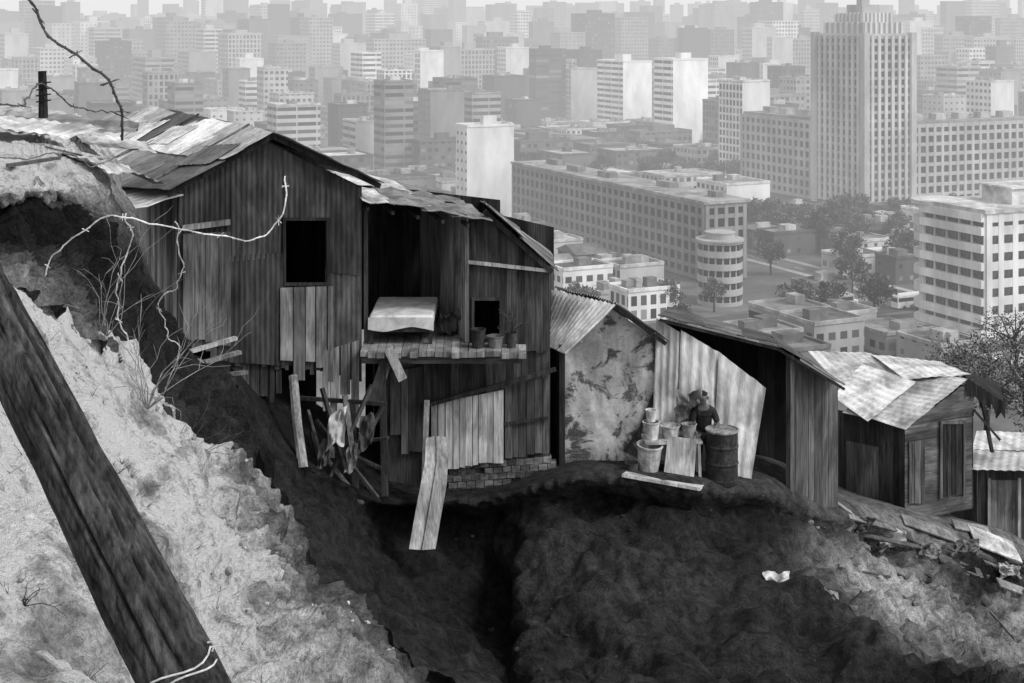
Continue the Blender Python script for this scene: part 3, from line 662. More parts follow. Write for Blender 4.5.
# hanging board
HB = VP(P(425, 500, 23.75), (1, .15))
mb = MB(); row_ = [[(409, 549), (422, 550), (436, 549)], [(414, 520), (427, 520), (441, 519)], [(420, 488), (433, 487), (447, 486)], [(425, 462), (437, 460), (449, 459)], [(426, 438), (436, 436), (446, 437)]]
offs = [.12, .0, -.08, -.22, -.36]
for j in range(4):
    for i in range(2):
        q = [HB.at(*row_[j][i], offs[j]+.03*i), HB.at(row_[j][i+1][0]-.5, row_[j][i+1][1], offs[j]+.03*i), HB.at(row_[j+1][i+1][0]-.5, row_[j+1][i+1][1], offs[j+1]+.03*i), HB.at(*row_[j+1][i], offs[j+1]+.03*i)]
        mb.slab(q, .03, (1.5, 1.05)[i])
tag(build('hanging_board', mb, M['palewood']), 'wide bent pale board hanging off the wall over the cliff edge', 'board')
bar('prop_pole', P(424, 486, 24.35), P(427, 400, 24.7), .09, .09, 'palewood', .8, 'upright pale pole at the left edge of the white wall panel', 'pole', V(0, -1, 0))
bar('slanting_plank', P(403, 380, 24.2), P(388, 348, 24.25), .16, .03, 'palewood', .9, 'short plank slanting below the edge of the open room', 'plank', V(.3, -1, 0))
bar('slanting_plank', P(372, 404, 24.4), P(386, 362, 24.6), .2, .03, 'palewood', .5, 'grey plank hanging at the corner under the bed room', 'plank', V(-.3, -1, 0))
# bed
bx0, bx1 = P(370, 330, 25.0).x, P(433, 330, 25.0).x; BY = 25.75
BED = empty('bed', V((bx0+bx1)/2, BY, fz), 'low bed with a white covered mattress in the torn open room', 'bed')
mb = MB(); mb.box(V((bx0+bx1)/2, BY, fz+.26), bx1-bx0+.03, 1.75, .08, 0, .6); build('bed_frame', mb, M['wood'], BED)
for sx in (bx0+.04, bx1-.04):
    for sy in (BY-.82, BY+.82):
        mb = MB(); mb.box(V(sx, sy, fz+.11), .06, .06, .215, 0, .5); build('leg', mb, M['wood'], BED)
mb = MB(); mb.box(V((bx0+bx1)/2, BY, fz+.405), bx1-bx0+.02, 1.72, .2, 0, .95); mo = build('mattress', mb, M['cloth'], BED)
bv = mo.modifiers.new('soft_edge', 'BEVEL'); bv.width = .05; bv.segments = 4
mb = MB(); x0, x1 = bx0-.02, bx1+.02; vs = []; fs = []
for i in range(41):
    u = i/40
    for k in range(6): vs.append(V(x0+(x1-x0)*u, BY-.885-.012*math.sin(u*23+k*.4)*k/5-.006*k, fz+.475-(.2+.04*math.sin(u*7))*k/5))
for i in range(40):
    for k in range(5): fs.append((i*6+k, i*6+k+1, i*6+k+7, i*6+k+6))
mb.add(vs, fs, .7); build('bed_sheet', mb, M['cloth'], BED, smooth=True, fix=False)
# things on the projecting floor
def pot(name, c, r, h, m, tone, label, cat, tilt=None, rim=True):
    mb = MB(); mb.lathe(c, [(r*.78, 0), (r*.86, h*.3), (r*.96, h*.95), (r*1.06, h*.95), (r*1.06, h), (r*.93, h), (r*.84, h*.3), (.001, h*.08)], 20, tone, tilt)
    o = tag(build(name, mb, M[m]), label, cat); return o
ws = V(h2.at(490, 336).x, 24.65, fz+.004)
pot('enamel_pot', ws+V(-.2, 0, 0), .13, .32, 'dark', 1.5, 'dark pot left of the other pots on the floor edge by the open room', 'pot')
pot('enamel_pot', ws+V(.1, .02, 0), .15, .2, 'white', .3, 'grey basin on the floor edge between the dark pots', 'pot')
pot('enamel_pot', ws+V(.38, 0, 0), .1, .26, 'dark', 2.2, 'narrow dark pot at the right end of the floor edge', 'pot')
weed('potted_plant', ws+V(.4, 0, .2), .6, 21, 'small leafless plant growing from the right pot on the floor edge', 1.2, 12, tone=.4, r0=.012)
mb = MB(); mb.crumple(P(450, 322, 25.6), V(.4, .1, 0), V(0, -.2, .5), .2, .12, 16)
tag(build('clothes_heap', mb, M['cloth'], smooth=True, fix=False), 'dark heap of clothes on the floor right of the bed', 'cloth')

# ---------------------------------------------------------------- house three (plastered)
h3 = VP(P(563, 400, 25.3), (1, .04))
H3 = empty('plastered_shack', h3.at(608, 470), 'low shack with a peeling plastered wall and corrugated roof', 'shack')
mb = MB(); nx, ny = 40, 36; vs = []; ts = []
tp = [(564, 352), (612, 309), (664, 344)]
for j in range(ny+1):
    for i in range(nx+1):
        x = 564+100*i/nx; yt = ip(tp, x); y = yt+(486-yt)*j/ny
        vs.append(h3.at(x, y, .05*noise.noise(V(x*.03, y*.03, 0))+.03*noise.noise(V(x*.12, y*.12, 3))))
mb.add(vs, [(j*(nx+1)+i, j*(nx+1)+i+1, (j+1)*(nx+1)+i+1, (j+1)*(nx+1)+i) for j in range(ny) for i in range(nx)], 1)
build('plaster_wall', mb, M['plaster'], H3, smooth=True, fix=False)
mb = MB(); mb.beam(h3.at(636, 440, .04), h3.at(655, 392, .04), .08, .05, .6); mb.beam(h3.at(625, 452, .06), h3.at(652, 410, .06), .05, .04, .5); build('brace', mb, M['wood'], H3)
mb = MB(); mb.beam(h3.at(562, 345, .04), h3.at(562, 482, .04), .1, .1, .4, h3.n); build('corner_post', mb, M['wood'], H3)
mb = MB(); a = h3.at(562, 400); quadwall(mb, V(a.x, a.y+.05, 0), V(a.x-.5, 28, 0), P(564, 352, 25.3).z, P(545, 338, 28).z, P(564, 482, 25.3).z, 12, (.3, .9)); build('left_wall', mb, M['wood'], H3)
mb = MB(); sheets(mb, P(616, 304, 24.95), P(566, 354, 24.8), P(534, 338, 26.8), P(548, 290, 27.2), 1, 1, (1.35,), amp=.035, lift=.0, wl=.16); build('left_roof_slope', mb, M['tin'], H3)
mb = MB(); sheets(mb, P(614, 304, 25.0), P(668, 344, 25.1), P(645, 326, 27.4), P(556, 288, 27.2), 2, 1, (.3, .4), amp=.02); build('right_roof_slope', mb, M['tin'], H3)
mb = MB(); mb.beam(P(614, 306, 24.98), P(666, 344, 25.08), .04, .07, .3); build('barge_board', mb, M['wood'], H3)

# ---------------------------------------------------------------- house four (open lean-to behind the bright sheets)
h4 = VP(P(655, 400, 25.3), (1, .06))
H4 = empty('sheet_metal_shack', h4.at(720, 480), 'shack walled with bright leaning corrugated sheets beside a dark doorway', 'shack')
for k, (q, tn) in enumerate((([(652, 455), (678, 470), (683, 334), (656, 318)], 1.1), ([(676, 472), (716, 482), (722, 354), (681, 330)], 1.5), ([(712, 480), (750, 488), (766, 388), (719, 352)], 1.35))):
    mb = MB(); o = .02+.035*k
    mb.corr([h4.at(*q[0], o+.12), h4.at(*q[1], o+.12), h4.at(*q[2], o-.1), h4.at(*q[3], o-.1)], 4, .016, tn, .05, 6)
    build('wall_sheet', mb, M['tin'], H4, fix=False)
g4 = VP(P(790, 400, 26.0), (.72, .69))
mb = MB(); planks(mb, g4, [(789, 354), (838, 384)], [(789, 500), (838, 510)], 6.5, tone=(.7, 1.7), rag=3); build('right_wall', mb, M['wood'], H4)
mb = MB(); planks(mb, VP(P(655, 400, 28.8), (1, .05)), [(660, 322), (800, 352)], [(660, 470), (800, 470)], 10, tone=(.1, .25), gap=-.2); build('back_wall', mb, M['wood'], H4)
mb = MB(); mb.beam(g4.at(790, 354, .04), g4.at(790, 498, .04), .11, .1, 1.3, g4.n); build('door_post', mb, M['wood'], H4)
mb = MB(); sheets(mb, P(660, 317, 25.1), P(778, 346, 25.7), P(768, 336, 29.4), P(668, 309, 29.2), 2, 3, (.2, .3, .15), lift=.02, bend=.03); build('left_roof_slope', mb, M['tin'], H4)
mb = MB(); sheets(mb, P(777, 345, 25.7), P(844, 386, 26.1), P(812, 364, 29.6), P(768, 335, 29.4), 2, 2, (.2, .35, .15), lift=.02, bend=.03); build('right_roof_slope', mb, M['tin'], H4)
mb = MB(); mb.beam(P(660, 320, 25.12), P(778, 349, 25.72), .06, .05, .3); mb.beam(P(778, 349, 25.72), P(844, 389, 26.1), .06, .05, .3); build('eaves_beam', mb, M['wood'], H4)
# ledge with household things
lg = MB(); lg.slab([P(622, 474, 24.1), P(700, 488, 24.0), P(712, 478, 25.2), P(634, 466, 25.2)], .05, 1.5)
tag(build('ledge_board', lg, M['palewood']), 'broad pale board lying at the cliff edge under the household things', 'board')
BR = empty('oil_barrel', P(722, 479, 24.75), 'dark steel oil barrel standing before the bright sheets', 'barrel')
c = P(722, 479, 24.75); mb = MB()
mb.lathe(c, [(.27, -.05), (.285, .01), (.285, .03), (.275, .04), (.275, .27), (.288, .29), (.288, .31), (.275, .33), (.275, .56), (.288, .58), (.288, .6), (.275, .62), (.275, .85)], 32, 1.4); build('drum', mb, M['dark'], BR, smooth=False)
mb = MB(); mb.lathe(c+V(0, 0, .852), [(.285, -.012), (.292, 0), (.292, .022), (.27, .024), (.268, .006), (.001, .004)], 32, 9); build('lid', mb, M['dark'], BR)
T = empty('wooden_stand', P(672, 474, 24.8), 'rough low wooden stand carrying white pails by the bright sheets', 'stand')
tz = P(672, 440, 24.8).z; gx = P(672, 474, 24.8)
mb = MB(); mb.box(V(gx.x, 24.85, tz), 1.0, .5, .04, .05, 1.3); build('top', mb, M['palewood'], T)
for sx in (-.45, .45):
    for sy in (24.66, 25.04):
        mb = MB(); mb.beam(V(gx.x+sx, sy, tz-.02), V(gx.x+sx*1.05, sy, gx.z-.1), .05, .05, 1.1); build('leg', mb, M['palewood'], T)
mb = MB(); mb.slab([P(664, 472, 24.55), P(694, 477, 24.52), P(697, 440, 24.6), P(668, 436, 24.6)], .03, 1.4); build('front_panel', mb, M['palewood'], T)
top = lambda dx, dy=0: V(gx.x+dx, 24.82+dy, tz+.02)
pot('pail', top(-.36), .15, .3, 'white', 1.1, 'white pail at the left end of the low stand', 'pail')
pot('pail', top(-.02, .05), .17, .22, 'white', .9, 'wide white basin in the middle of the low stand', 'basin')
pot('pail', top(.3), .13, .26, 'white', .6, 'greyish pail at the right end of the low stand', 'pail')
pot('pail', top(-.36)+V(0, .02, .3), .1, .2, 'white', 1.2, 'small white can stacked on the left pail', 'can')
pot('pail', P(648, 472, 24.7), .22, .5, 'white', .85, 'tall pale tub on the ground left of the low stand', 'tub', (.1, .06))
pot('pail', P(632, 474, 24.6), .12, .2, 'dark', 3, 'small dark tin at the left end of the ledge', 'can')
mb = MB(); mb.crumple(P(687, 408, 25.05), V(.42, .1, .05), V(.05, -.15, .7), .22, .25, 20)
tag(build('hanging_cloth', mb, M['cloth'], smooth=True, fix=False), 'crumpled dark cloth hung on the bright sheets above the stand', 'cloth')

# ---------------------------------------------------------------- person standing behind the stand
def skin_mesh(vs, es, rs, sub=2):
    me = bpy.data.meshes.new('tmp'); me.from_pydata([tuple(v) for v in vs], es, [])
    o = bpy.data.objects.new('tmp', me); COL.objects.link(o)
    md = o.modifiers.new('s', 'SKIN'); md.use_smooth_shade = True
    for i, sv in enumerate(me.skin_vertices[0].data):
        r = rs[i]; sv.radius = r if isinstance(r, tuple) else (r, r); sv.use_root = (i == 0)
    s2 = o.modifiers.new('u', 'SUBSURF'); s2.levels = sub; s2.render_levels = sub
    dg = bpy.context.evaluated_depsgraph_get(); ev = o.evaluated_get(dg); m2 = ev.to_mesh()
    out = ([v.co.copy() for v in m2.vertices], [tuple(p.vertices) for p in m2.polygons])
    ev.to_mesh_clear(); bpy.data.objects.remove(o); bpy.data.meshes.remove(me)
    return out
pc = P(704, 479, 25.1)
def rel(x, y, z): return pc+V(x, y, z)
sh = [rel(0, .05, .78), rel(0, .02, 1.0), rel(-.01, -.04, 1.18), rel(-.02, -.09, 1.29),
      rel(-.03, -.12, 1.37), rel(-.035, -.15, 1.45), rel(-.035, -.155, 1.53),
      rel(-.17, -.06, 1.22), rel(-.25, -.14, 1.0), rel(-.2, -.34, .92), rel(-.17, -.41, .91),
      rel(.15, -.05, 1.22), rel(.24, -.1, .99), rel(.1, -.32, .93), rel(.05, -.39, .93),
      rel(-.09, .05, .72), rel(-.1, .0, .42), rel(-.1, .05, .06), rel(-.1, -.1, .035),
      rel(.09, .05, .72), rel(.11, .02, .42), rel(.11, .07, .06), rel(.12, -.08, .035)]
es = [(0, 1), (1, 2), (2, 3), (3, 4), (4, 5), (5, 6), (3, 7), (7, 8), (8, 9), (9, 10), (3, 11), (11, 12), (12, 13), (13, 14), (0, 15), (15, 16), (16, 17), (17, 18), (0, 19), (19, 20), (20, 21), (21, 22)]
rs = [(.13, .1), (.12, .09), (.15, .1), (.08, .07), .05, (.075, .09), (.07, .085), .06, .042, .032, (.04, .02), .06, .042, .032, (.04, .02), .085, .058, .04, .035, .085, .058, .04, .035]
vs, fs = skin_mesh(sh, es, rs)
mb = MB(); mb.add(vs, fs, 1)
for hand, dx in ((sh[10], 1), (sh[14], -1)):
    for k in range(4):
        o = V((k-1.5)*.018, 0, 0); ln = (.06, .07, .066, .05)[k]
        mb.tube([hand+o, hand+o+V(0, -.03-ln*.4, -.004), hand+o+V(0, -.03-ln*.8, -.03)], [.009, .008, .006], 6)
    mb.tube([hand+V(dx*.03, .02, 0), hand+V(dx*.055, -.01, -.005), hand+V(dx*.05, -.04, -.015)], [.011, .009, .007], 6)
hc = rel(-.035, -.155, 1.47)
mb.tube([hc+V(0, -.085, .02), hc+V(0, -.105, -.01), hc+V(0, -.085, -.018)], [.008, .014, .008], 6)
for s in (-1, 1): mb.blob(hc+V(s*.078, .01, 0), .022, 1, 1.4)
PER = empty('person', pc, 'person in dark clothes bending over the stand beside the barrel', 'person')
build('body', mb, M['skin'], PER, smooth=True)
vs, fs = skin_mesh([sh[0], sh[1], sh[2], sh[3], sh[7], sh[7].lerp(sh[8], .9), sh[11], sh[11].lerp(sh[12], .9)], [(0, 1), (1, 2), (2, 3), (3, 4), (4, 5), (3, 6), (6, 7)],
                   [(.155, .125), (.145, .115), (.175, .125), (.09, .08), .078, .058, .078, .058])
mb = MB(); mb.add(vs, fs, .9); build('shirt', mb, M['dark'], PER, smooth=True)
vs, fs = skin_mesh([sh[0], sh[15], sh[16], sh[17]+V(0, 0, .05), sh[19], sh[20], sh[21]+V(0, 0, .05)], [(0, 1), (1, 2), (2, 3), (0, 4), (4, 5), (5, 6)], [(.15, .12), .1, .075, .06, .1, .075, .06])
mb = MB(); mb.add(vs, fs, 1.6); build('trousers', mb, M['dark'], PER, smooth=True)
mb = MB(); mb.blob(hc+V(0, .03, .045), .09, 1, .95); build('hair', mb, M['hair'], PER, smooth=True)

# ---------------------------------------------------------------- house five (right, pale roof)
h5 = VP(P(905, 450, 30.2), (.9, .44)); s5 = VP(P(905, 450, 30.2), (-.78, .62))
s5.n = -s5.n
H5 = empty('board_shack', h5.at(935, 505), 'dark boarded shack with a pale sheet roof and a plank door', 'shack')
zf = h5.at(905, 522).z
mb = MB(); ze = h5.at(905, 427).z
hboards(mb, h5, 905, 972, zf, ze, .17, (.8, 1.7))
for k in range(5):
    z = ze+k*.17; a = 905+14*(k+.2)
    if a < 966: mb.slab([h5.atz(a, z+.004, .01), h5.atz(974, z+.004, .01), h5.atz(974, z+.168, .01), h5.atz(a+11, z+.168, .01)], .02, U(.6, 1.2))
build('front_wall', mb, M['woodh'], H5)
D5 = MB(); planks(D5, h5, [(943, 424), (962, 424)], [(943, 496), (962, 494)], 5, tone=(.25, .6), off=.035, rag=.5); d5 = build('door', D5, M['wood'], H5)
mb = MB()
for a, b in (((941, 498), (941, 421)), ((964, 496), (964, 421))): mb.beam(h5.at(*a, .05), h5.at(*b, .05), .06, .04, 1.8, h5.n)
mb.beam(h5.at(942.2, 422.5, .05), h5.at(962.8, 422.5, .05), .04, .06, 1.8); build('door_frame', mb, M['wood'], d5)
mb = MB(); planks(mb, h5, [(909, 442), (925, 440)], [(909, 504), (925, 503)], 5.4, tone=(1, 1.8), off=.04, rag=.6); build('shutter', mb, M['wood'], H5)
a, b = s5.at(905, 450), P(838, 450, 31.7)
mb = MB(); quadwall(mb, V(b.x, b.y, 0), V(a.x, a.y, 0), P(838, 410, 31.7).z, ze, zf-.1, 12, (.35, .9)); build('left_wall', mb, M['wood'], H5)
mb = MB(); quadwall(mb, V(b.x, b.y-.05, 0).lerp(V(a.x, a.y-.05, 0), .12), V(b.x, b.y-.05, 0).lerp(V(a.x, a.y-.05, 0), .6), zf+1.35, zf+1.42, zf-.05, 4, (1.3, 2)); build('plank_panel', mb, M['wood'], H5)
mb = MB(); c5 = h5.at(974, 450); quadwall(mb, V(c5.x, c5.y+.05, 0), V(c5.x-1.2, c5.y+3, 0), h5.at(972, 384).z-.1, h5.at(972, 384).z-.3, zf, 10); build('right_wall', mb, M['wood'], H5)
for k, (q, w, tn) in enumerate((([(906, 429, 29.9), (968, 379, 30.9), (905, 368, 32.6), (842, 412, 31.0)], 13, 1.2), ([(868, 424, 30.3), (916, 384, 31.2), (862, 366, 32.8), (832, 398, 31.6)], 8, 1.7), ([(848, 400, 31.6), (915, 384, 31.9), (870, 357, 34), (808, 355, 33.6)], 9, 1.1), ([(905, 386, 31.7), (972, 381, 31.2), (940, 368, 33.4), (870, 360, 33.8)], 8, 1.5))):
    mb = MB(); pts = [P(*p)+V(0, 0, .05*k) for p in q]; mb.corr(pts, w, .006, tn, .05); build('roof_sheet', mb, M['tin'], H5, fix=False)
mb = MB(); q = [P(967, 378, 30.9), P(1004, 402, 31.5), P(1000, 384, 34), P(955, 366, 34)]; mb.slab(q, .05, .3)
for k in range(9):
    p = q[0].lerp(q[1], (k+.5)/9); mb.slab([p+V(-.08, -.03, -.02), p+V(.07, -.03, -.02), p+V(.07+U(-.05, .05), -.04, -U(.2, .5)), p+V(-.06, -.04, -U(.15, .45))], .02, U(.2, .7))
for k in range(5):
    p = q[1].lerp(q[2], k/5); mb.beam(p, p+V(U(.1, .25), U(-.2, .1), U(-.25, .03)), .07, .03, .3)
build('ragged_eaves', mb, M['wood'], H5)
mb = MB(); mb.beam(P(982, 400, 31.1), P(992, 452, 31.0), .06, .12, .5); mb.beam(P(974, 410, 31), P(1000, 440, 31), .05, .05, .6); build('hanging_batten', mb, M['wood'], H5)
# house six at the right edge
h6 = VP(P(985, 500, 31.5), (1, .1))
H6 = empty('small_shack', h6.at(1005, 535), 'small shack with a white roof cut by the right edge', 'shack')
mb = MB(); planks(mb, h6, [(978, 468), (1060, 470)], [(978, 552), (1060, 556)], 8, tone=(.5, 1.2), holes=[(990, 1018, 480, 550)]); build('front_wall', mb, M['wood'], H6)
mb = MB(); planks(mb, h6, [(991, 480), (1017, 480)], [(991, 547), (1017, 547)], 6.5, tone=(.4, .7), off=-.05, rag=.4); d6 = build('door', mb, M['palewood'], H6)
mb = MB()
for x in (989, 1019): mb.beam(h6.at(x, 548, .03), h6.at(x, 478, .03), .07, .05, 1, h6.n)
build('door_frame', mb, M['palewood'], d6)
mb = MB(); sheets(mb, P(978, 432, 34), P(968, 472, 31.0), P(1070, 474, 31.2), P(1070, 436, 34), 1, 2, (1.3, 1.5), lift=.03, wl=.2, amp=.008); build('roof', mb, M['tin'], H6)
mb = MB(); a = h6.at(978, 500); quadwall(mb, V(a.x, a.y+.04, 0), V(a.x-.1, 34, 0), P(978, 468, 31.5).z, P(978, 434, 34).z, P(978, 540, 31.5).z, 10); build('left_wall', mb, M['wood'], H6)
# debris on the right slope
for k, (x0, y0, x1, y1, w, tn, lb) in enumerate((
    (905, 528, 960, 548, .35, .7, 'pale board lying below the plank door of the boarded shack'), (978, 548, 1024, 568, .7, 1.5, 'white sheet lying below the small right hand shack'),
    (850, 522, 905, 538, .15, .5, 'grey pole lying on the ground left of the boarded shack'), (940, 566, 985, 584, .3, .35, 'dark plank lying low on the right slope'),
    (955, 532, 992, 540, .3, .8, 'short pale plank beside the small right hand shack'), (862, 540, 928, 556, .12, .4, 'long thin stick on the right slope above the pale scree'),
    (838, 508, 868, 530, .1, .9, 'pale lath lying just below the right corner of the sheet metal shack'), (880, 570, 920, 588, .2, .6, 'grey board lying on the pale scree'),
    (1000, 590, 1040, 606, .25, .9, 'pale board near the right edge low on the slope'), (990, 618, 1015, 648, .12, .4, 'short dark board among the stones at lower right'))):
    mb = MB(); a, b = on_mesh(cliffmb, x0, y0, 18)+V(0, 0, .08), on_mesh(cliffmb, x1, y1, 18)+V(0, 0, .1); e = V(0, w*.9, w*.3); mb.slab([a, b, b+e, a+e], .03, tn)
    tag(build('fallen_board', mb, M['palewood']), lb, 'board')
for k in range(20):
    x, y = U(835, 1020), 0; y = 515+(x-835)*.24+U(-4, 75)*(R.random() ** .7); p = on_mesh(cliffmb, x, y, 18); an_ = U(0, 3.14); l = U(.2, .7); d = V(math.cos(an_), math.sin(an_)*.6, U(-.1, .35))*l/2
    bar('splintered_lath', p-d+V(0, -.05, .08), p+d+V(0, -.05, .1), U(.03, .1), .03, 'palewood', U(.12, .8), 'splintered lath strewn on the ground below the right hand shacks', 'lath', None, 'splintered laths strewn below the right hand shacks')
for x, y, s, tn, lb in ((890, 545, .5, .8, 'crumpled pale sheet of scrap below the boarded shack'), (965, 552, .45, .3, 'crumpled dark scrap between the two right hand shacks'), (1010, 575, .4, .7, 'crumpled grey scrap below the white sheet at the right edge'), (860, 530, .4, .15, 'crumpled black scrap at the left corner of the boarded shack'), (930, 556, .5, .4, 'crumpled grey scrap in the middle of the right slope')):
    mb = MB(); mb.crumple(on_mesh(cliffmb, x, y, 18)+V(0, -.1, .12), V(s, 0, .03), V(.05, .35*s, .5*s), .14, tn, 14); tag(build('scrap', mb, M['cloth'], smooth=False, fix=False), lb, 'scrap')
mb = MB(); mb.crumple(on_mesh(cliffmb, 773, 582, 15)+V(0, -.3, .1), V(.42, 0, .03), V(.05, .2, .28), .16, 1.0, 14)
tag(build('white_rag', mb, M['cloth'], smooth=True, fix=False), 'small white rag lying alone on the dark cliff face', 'rag')

# hillside bushes near right
def leafball(mb, c, rx, rz, n, s, tone=(.4, 1.8), rr=R, clumps=14):
    cs = []
    for k in range(clumps):
        while True:
            q = V(rr.uniform(-1, 1), rr.uniform(-1, 1), rr.uniform(-1, 1))
            if q.length < 1: break
        cs.append((q, rr.uniform(.22, .5), rr.uniform(*tone)))
    for k in range(n):
        q, r, t = rr.choice(cs); d = V(rr.gauss(0, 1), rr.gauss(0, 1), rr.gauss(0, 1)).normalized()*r*rr.uniform(.5, 1.05)
        p = q*.75+d; p = V(c[0]+p.x*rx, c[1]+p.y*rx, c[2]+p.z*rz)
        a = V(rr.uniform(-1, 1), rr.uniform(-1, 1), rr.uniform(-1, 1)).normalized()*s*rr.uniform(.6, 1.3); b = a.cross(V(rr.uniform(-1, 1), rr.uniform(-1, 1), rr.uniform(-1, 1))).normalized()*s*rr.uniform(.3, .6)
        mb.add([p-a, p+b, p+a, p-b], [(0, 1, 2, 3)], t*rr.uniform(.8, 1.2))
def neartree(px, py, Y, rx, rz, label, n=1700):
    c = P(px, py, Y); base = c-V(0, 0, rz*1.9)
    T = empty('hillside_tree', base, label, 'tree', 'trees on the slope behind the right shacks')
    mb = MB(); mb.tube([base, base.lerp(c, .5)+V(.1, 0, 0), c], [.16, .12, .06], 8)
    for k in range(9):
        e = c+V(U(-1, 1)*rx, U(-1, 1)*rx, U(-.3, .9)*rz); mb.tube([base.lerp(c, U(.5, .95)), c.lerp(e, .5)+V(U(-.2, .2), 0, U(-.2, .2)), e], [.07, .04, .012], 5, 2)
    build('trunk', mb, M['bark'], T)
    mb = MB(); leafball(mb, c, rx, rz, n, .085, clumps=30, tone=(1.2, 4.5)); build('crown', mb, M['leaf'], T, fix=False)
neartree(985, 372, 62, 2.7, 2.0, 'leafy tree just above the ragged eaves of the boarded shack', 2600)
neartree(1025, 385, 52, 2.4, 2.0, 'bushy tree at the right edge above the small shack', 2600)
neartree(955, 362, 75, 2.0, 1.5, 'smaller tree left of the leafy tree behind the boarded shack')
neartree(1015, 330, 90, 2.6, 1.8, 'tree at the right edge below the white balcony building')

# ---------------------------------------------------------------- city
g = MB(); g.add([V(-6000, 90, 0), V(6000, 90, 0), V(6000, 14000, 0), V(-6000, 14000, 0)], [(0, 1, 2, 3)], 1)
tag(build('ground', g, M['ground'], fix=False), 'flat city ground', 'ground', kind='structure')
AN = math.radians(25); cu = V(math.cos(AN), math.sin(AN), 0); cv = V(-math.sin(AN), math.cos(AN), 0)
foot = []
def road(a, b, w, name='road'):
    d = (b-a).normalized(); n = V(-d.y, d.x, 0)*w/2; mb = MB()
    mb.add([a-n, b-n, b+n, a+n], [(0, 1, 2, 3)], 1)
    tag(build(name, mb, M['road'], fix=False), 'asphalt road through the city', 'road', kind='structure')
    k = MB()
    for s in (-1, 1):
        e = n*s*1.02; k.beam(a+e+V(0, 0, .07), b+e+V(0, 0, .07), 2.4, .14, 2.2)
    tag(build('pavement', k, M['ground']), 'pavement along the city road', 'pavement', kind='structure')
    L_ = int((b-a).length/12); m2 = MB()
    for i in range(L_):
        p = a+d*(i*12+3)+V(0, 0, .004); q = d*4; e = V(-d.y, d.x, 0)*.12; m2.add([p-e, p+q-e, p+q+e, p+e], [(0, 1, 2, 3)], .6)
    tag(build('road_marking', m2, M['paint'], fix=False), 'white dashes on the city road', 'road marking', kind='structure')
r0 = V(86, 345, .02); road(r0-cu*75, r0+cu*260, 16); road(V(100, 360, .016)-cv*20, V(100, 360, .016)+cv*150, 10)
rd = []
for k in range(-7, 34): rd.append(((r0+cu*k*10).xy, 9))
for k in range(0, 15): rd.append(((V(100, 360, 0)+cv*k*11).xy, 7))
def free(c, r):
    return all((c-p).length > r+q for p, q in foot) and all((c-p).length > r+q-2 for p, q in rd)
def bmesh_building(mb, C0, u, v, w, d, h, tone, blank=(), z0=0):
    c = [C0, C0+u*w, C0+u*w+v*d, C0+v*d]; ln = [w, d, w, d]
    vs = [V(p.x, p.y, z0) for p in c]+[V(p.x, p.y, z0+h) for p in c]
    fs = []; uvs = []
    for k in range(4):
        a, b = k, (k+1) % 4; fs.append((a, b, b+4, a+4)); l = 0 if k in blank else ln[k]
        uvs.append([(0, 0), (l, 0), (l, h), (0, h)])
    fs.append((4, 5, 6, 7)); uvs.append([(0, 0)]*4)
    mb.add(vs, fs, tone, uvs)
def solve(px, C0, dr):
    k = px-512; den = F*dr.x-k*dr.y
    return (k*C0.y-F*C0.x)/den if abs(den) > 1e-6 else 1e9
def tower(name, pl, pc_, pr, yt, Y, tone, wm, label, cat, blank=(), group=None, tank=True, an=AN, dmax=45):
    u = V(math.cos(an), math.sin(an), 0); v = V(-math.sin(an), math.cos(an), 0)
    C0 = V((pc_-512)/F*Y, Y, 0); w = solve(pr, C0, u); d = solve(pl, C0, v)
    w = min(max(w, 6), 90); d = d if 6 < d < dmax else min(max(d, 10), dmax)
    h = CZ+(20-yt)/F*Y
    c = C0+u*w/2+v*d/2; foot.append((c.xy, (w+d)/3.5))
    T = empty(name, C0, label, cat, group)
    mb = MB(); bmesh_building(mb, C0, u, v, w, d, h, tone, blank); build('walls', mb, WM[wm], T, fix=False)
    mb = MB(); t = .5
    for a, b in ((C0, u*w), (C0+v*d, u*w)): mb.beam(a+V(0, 0, h+.3), a+b+V(0, 0, h+.3), t, .9, tone*1.05)
    for a, b in ((C0+v*.3, v*(d-.6)), (C0+u*w+v*.3, v*(d-.6))): mb.beam(a+V(0, 0, h+.28), a+b+V(0, 0, h+.28), t, .86, tone*1.05)
    build('parapet', mb, M['cwall'], T)
    if tank:
        mb = MB(); k = U(.25, .45); p = c-u*w*k/2-v*d*k/2+V(U(-.1, .1)*w, 0, 0); bmesh_building(mb, p, u, v, w*k, d*k, U(2.5, 5), tone*.9, (0, 1, 2, 3), h); build('roof_tank', mb, WM[3], T, fix=False)
    return T
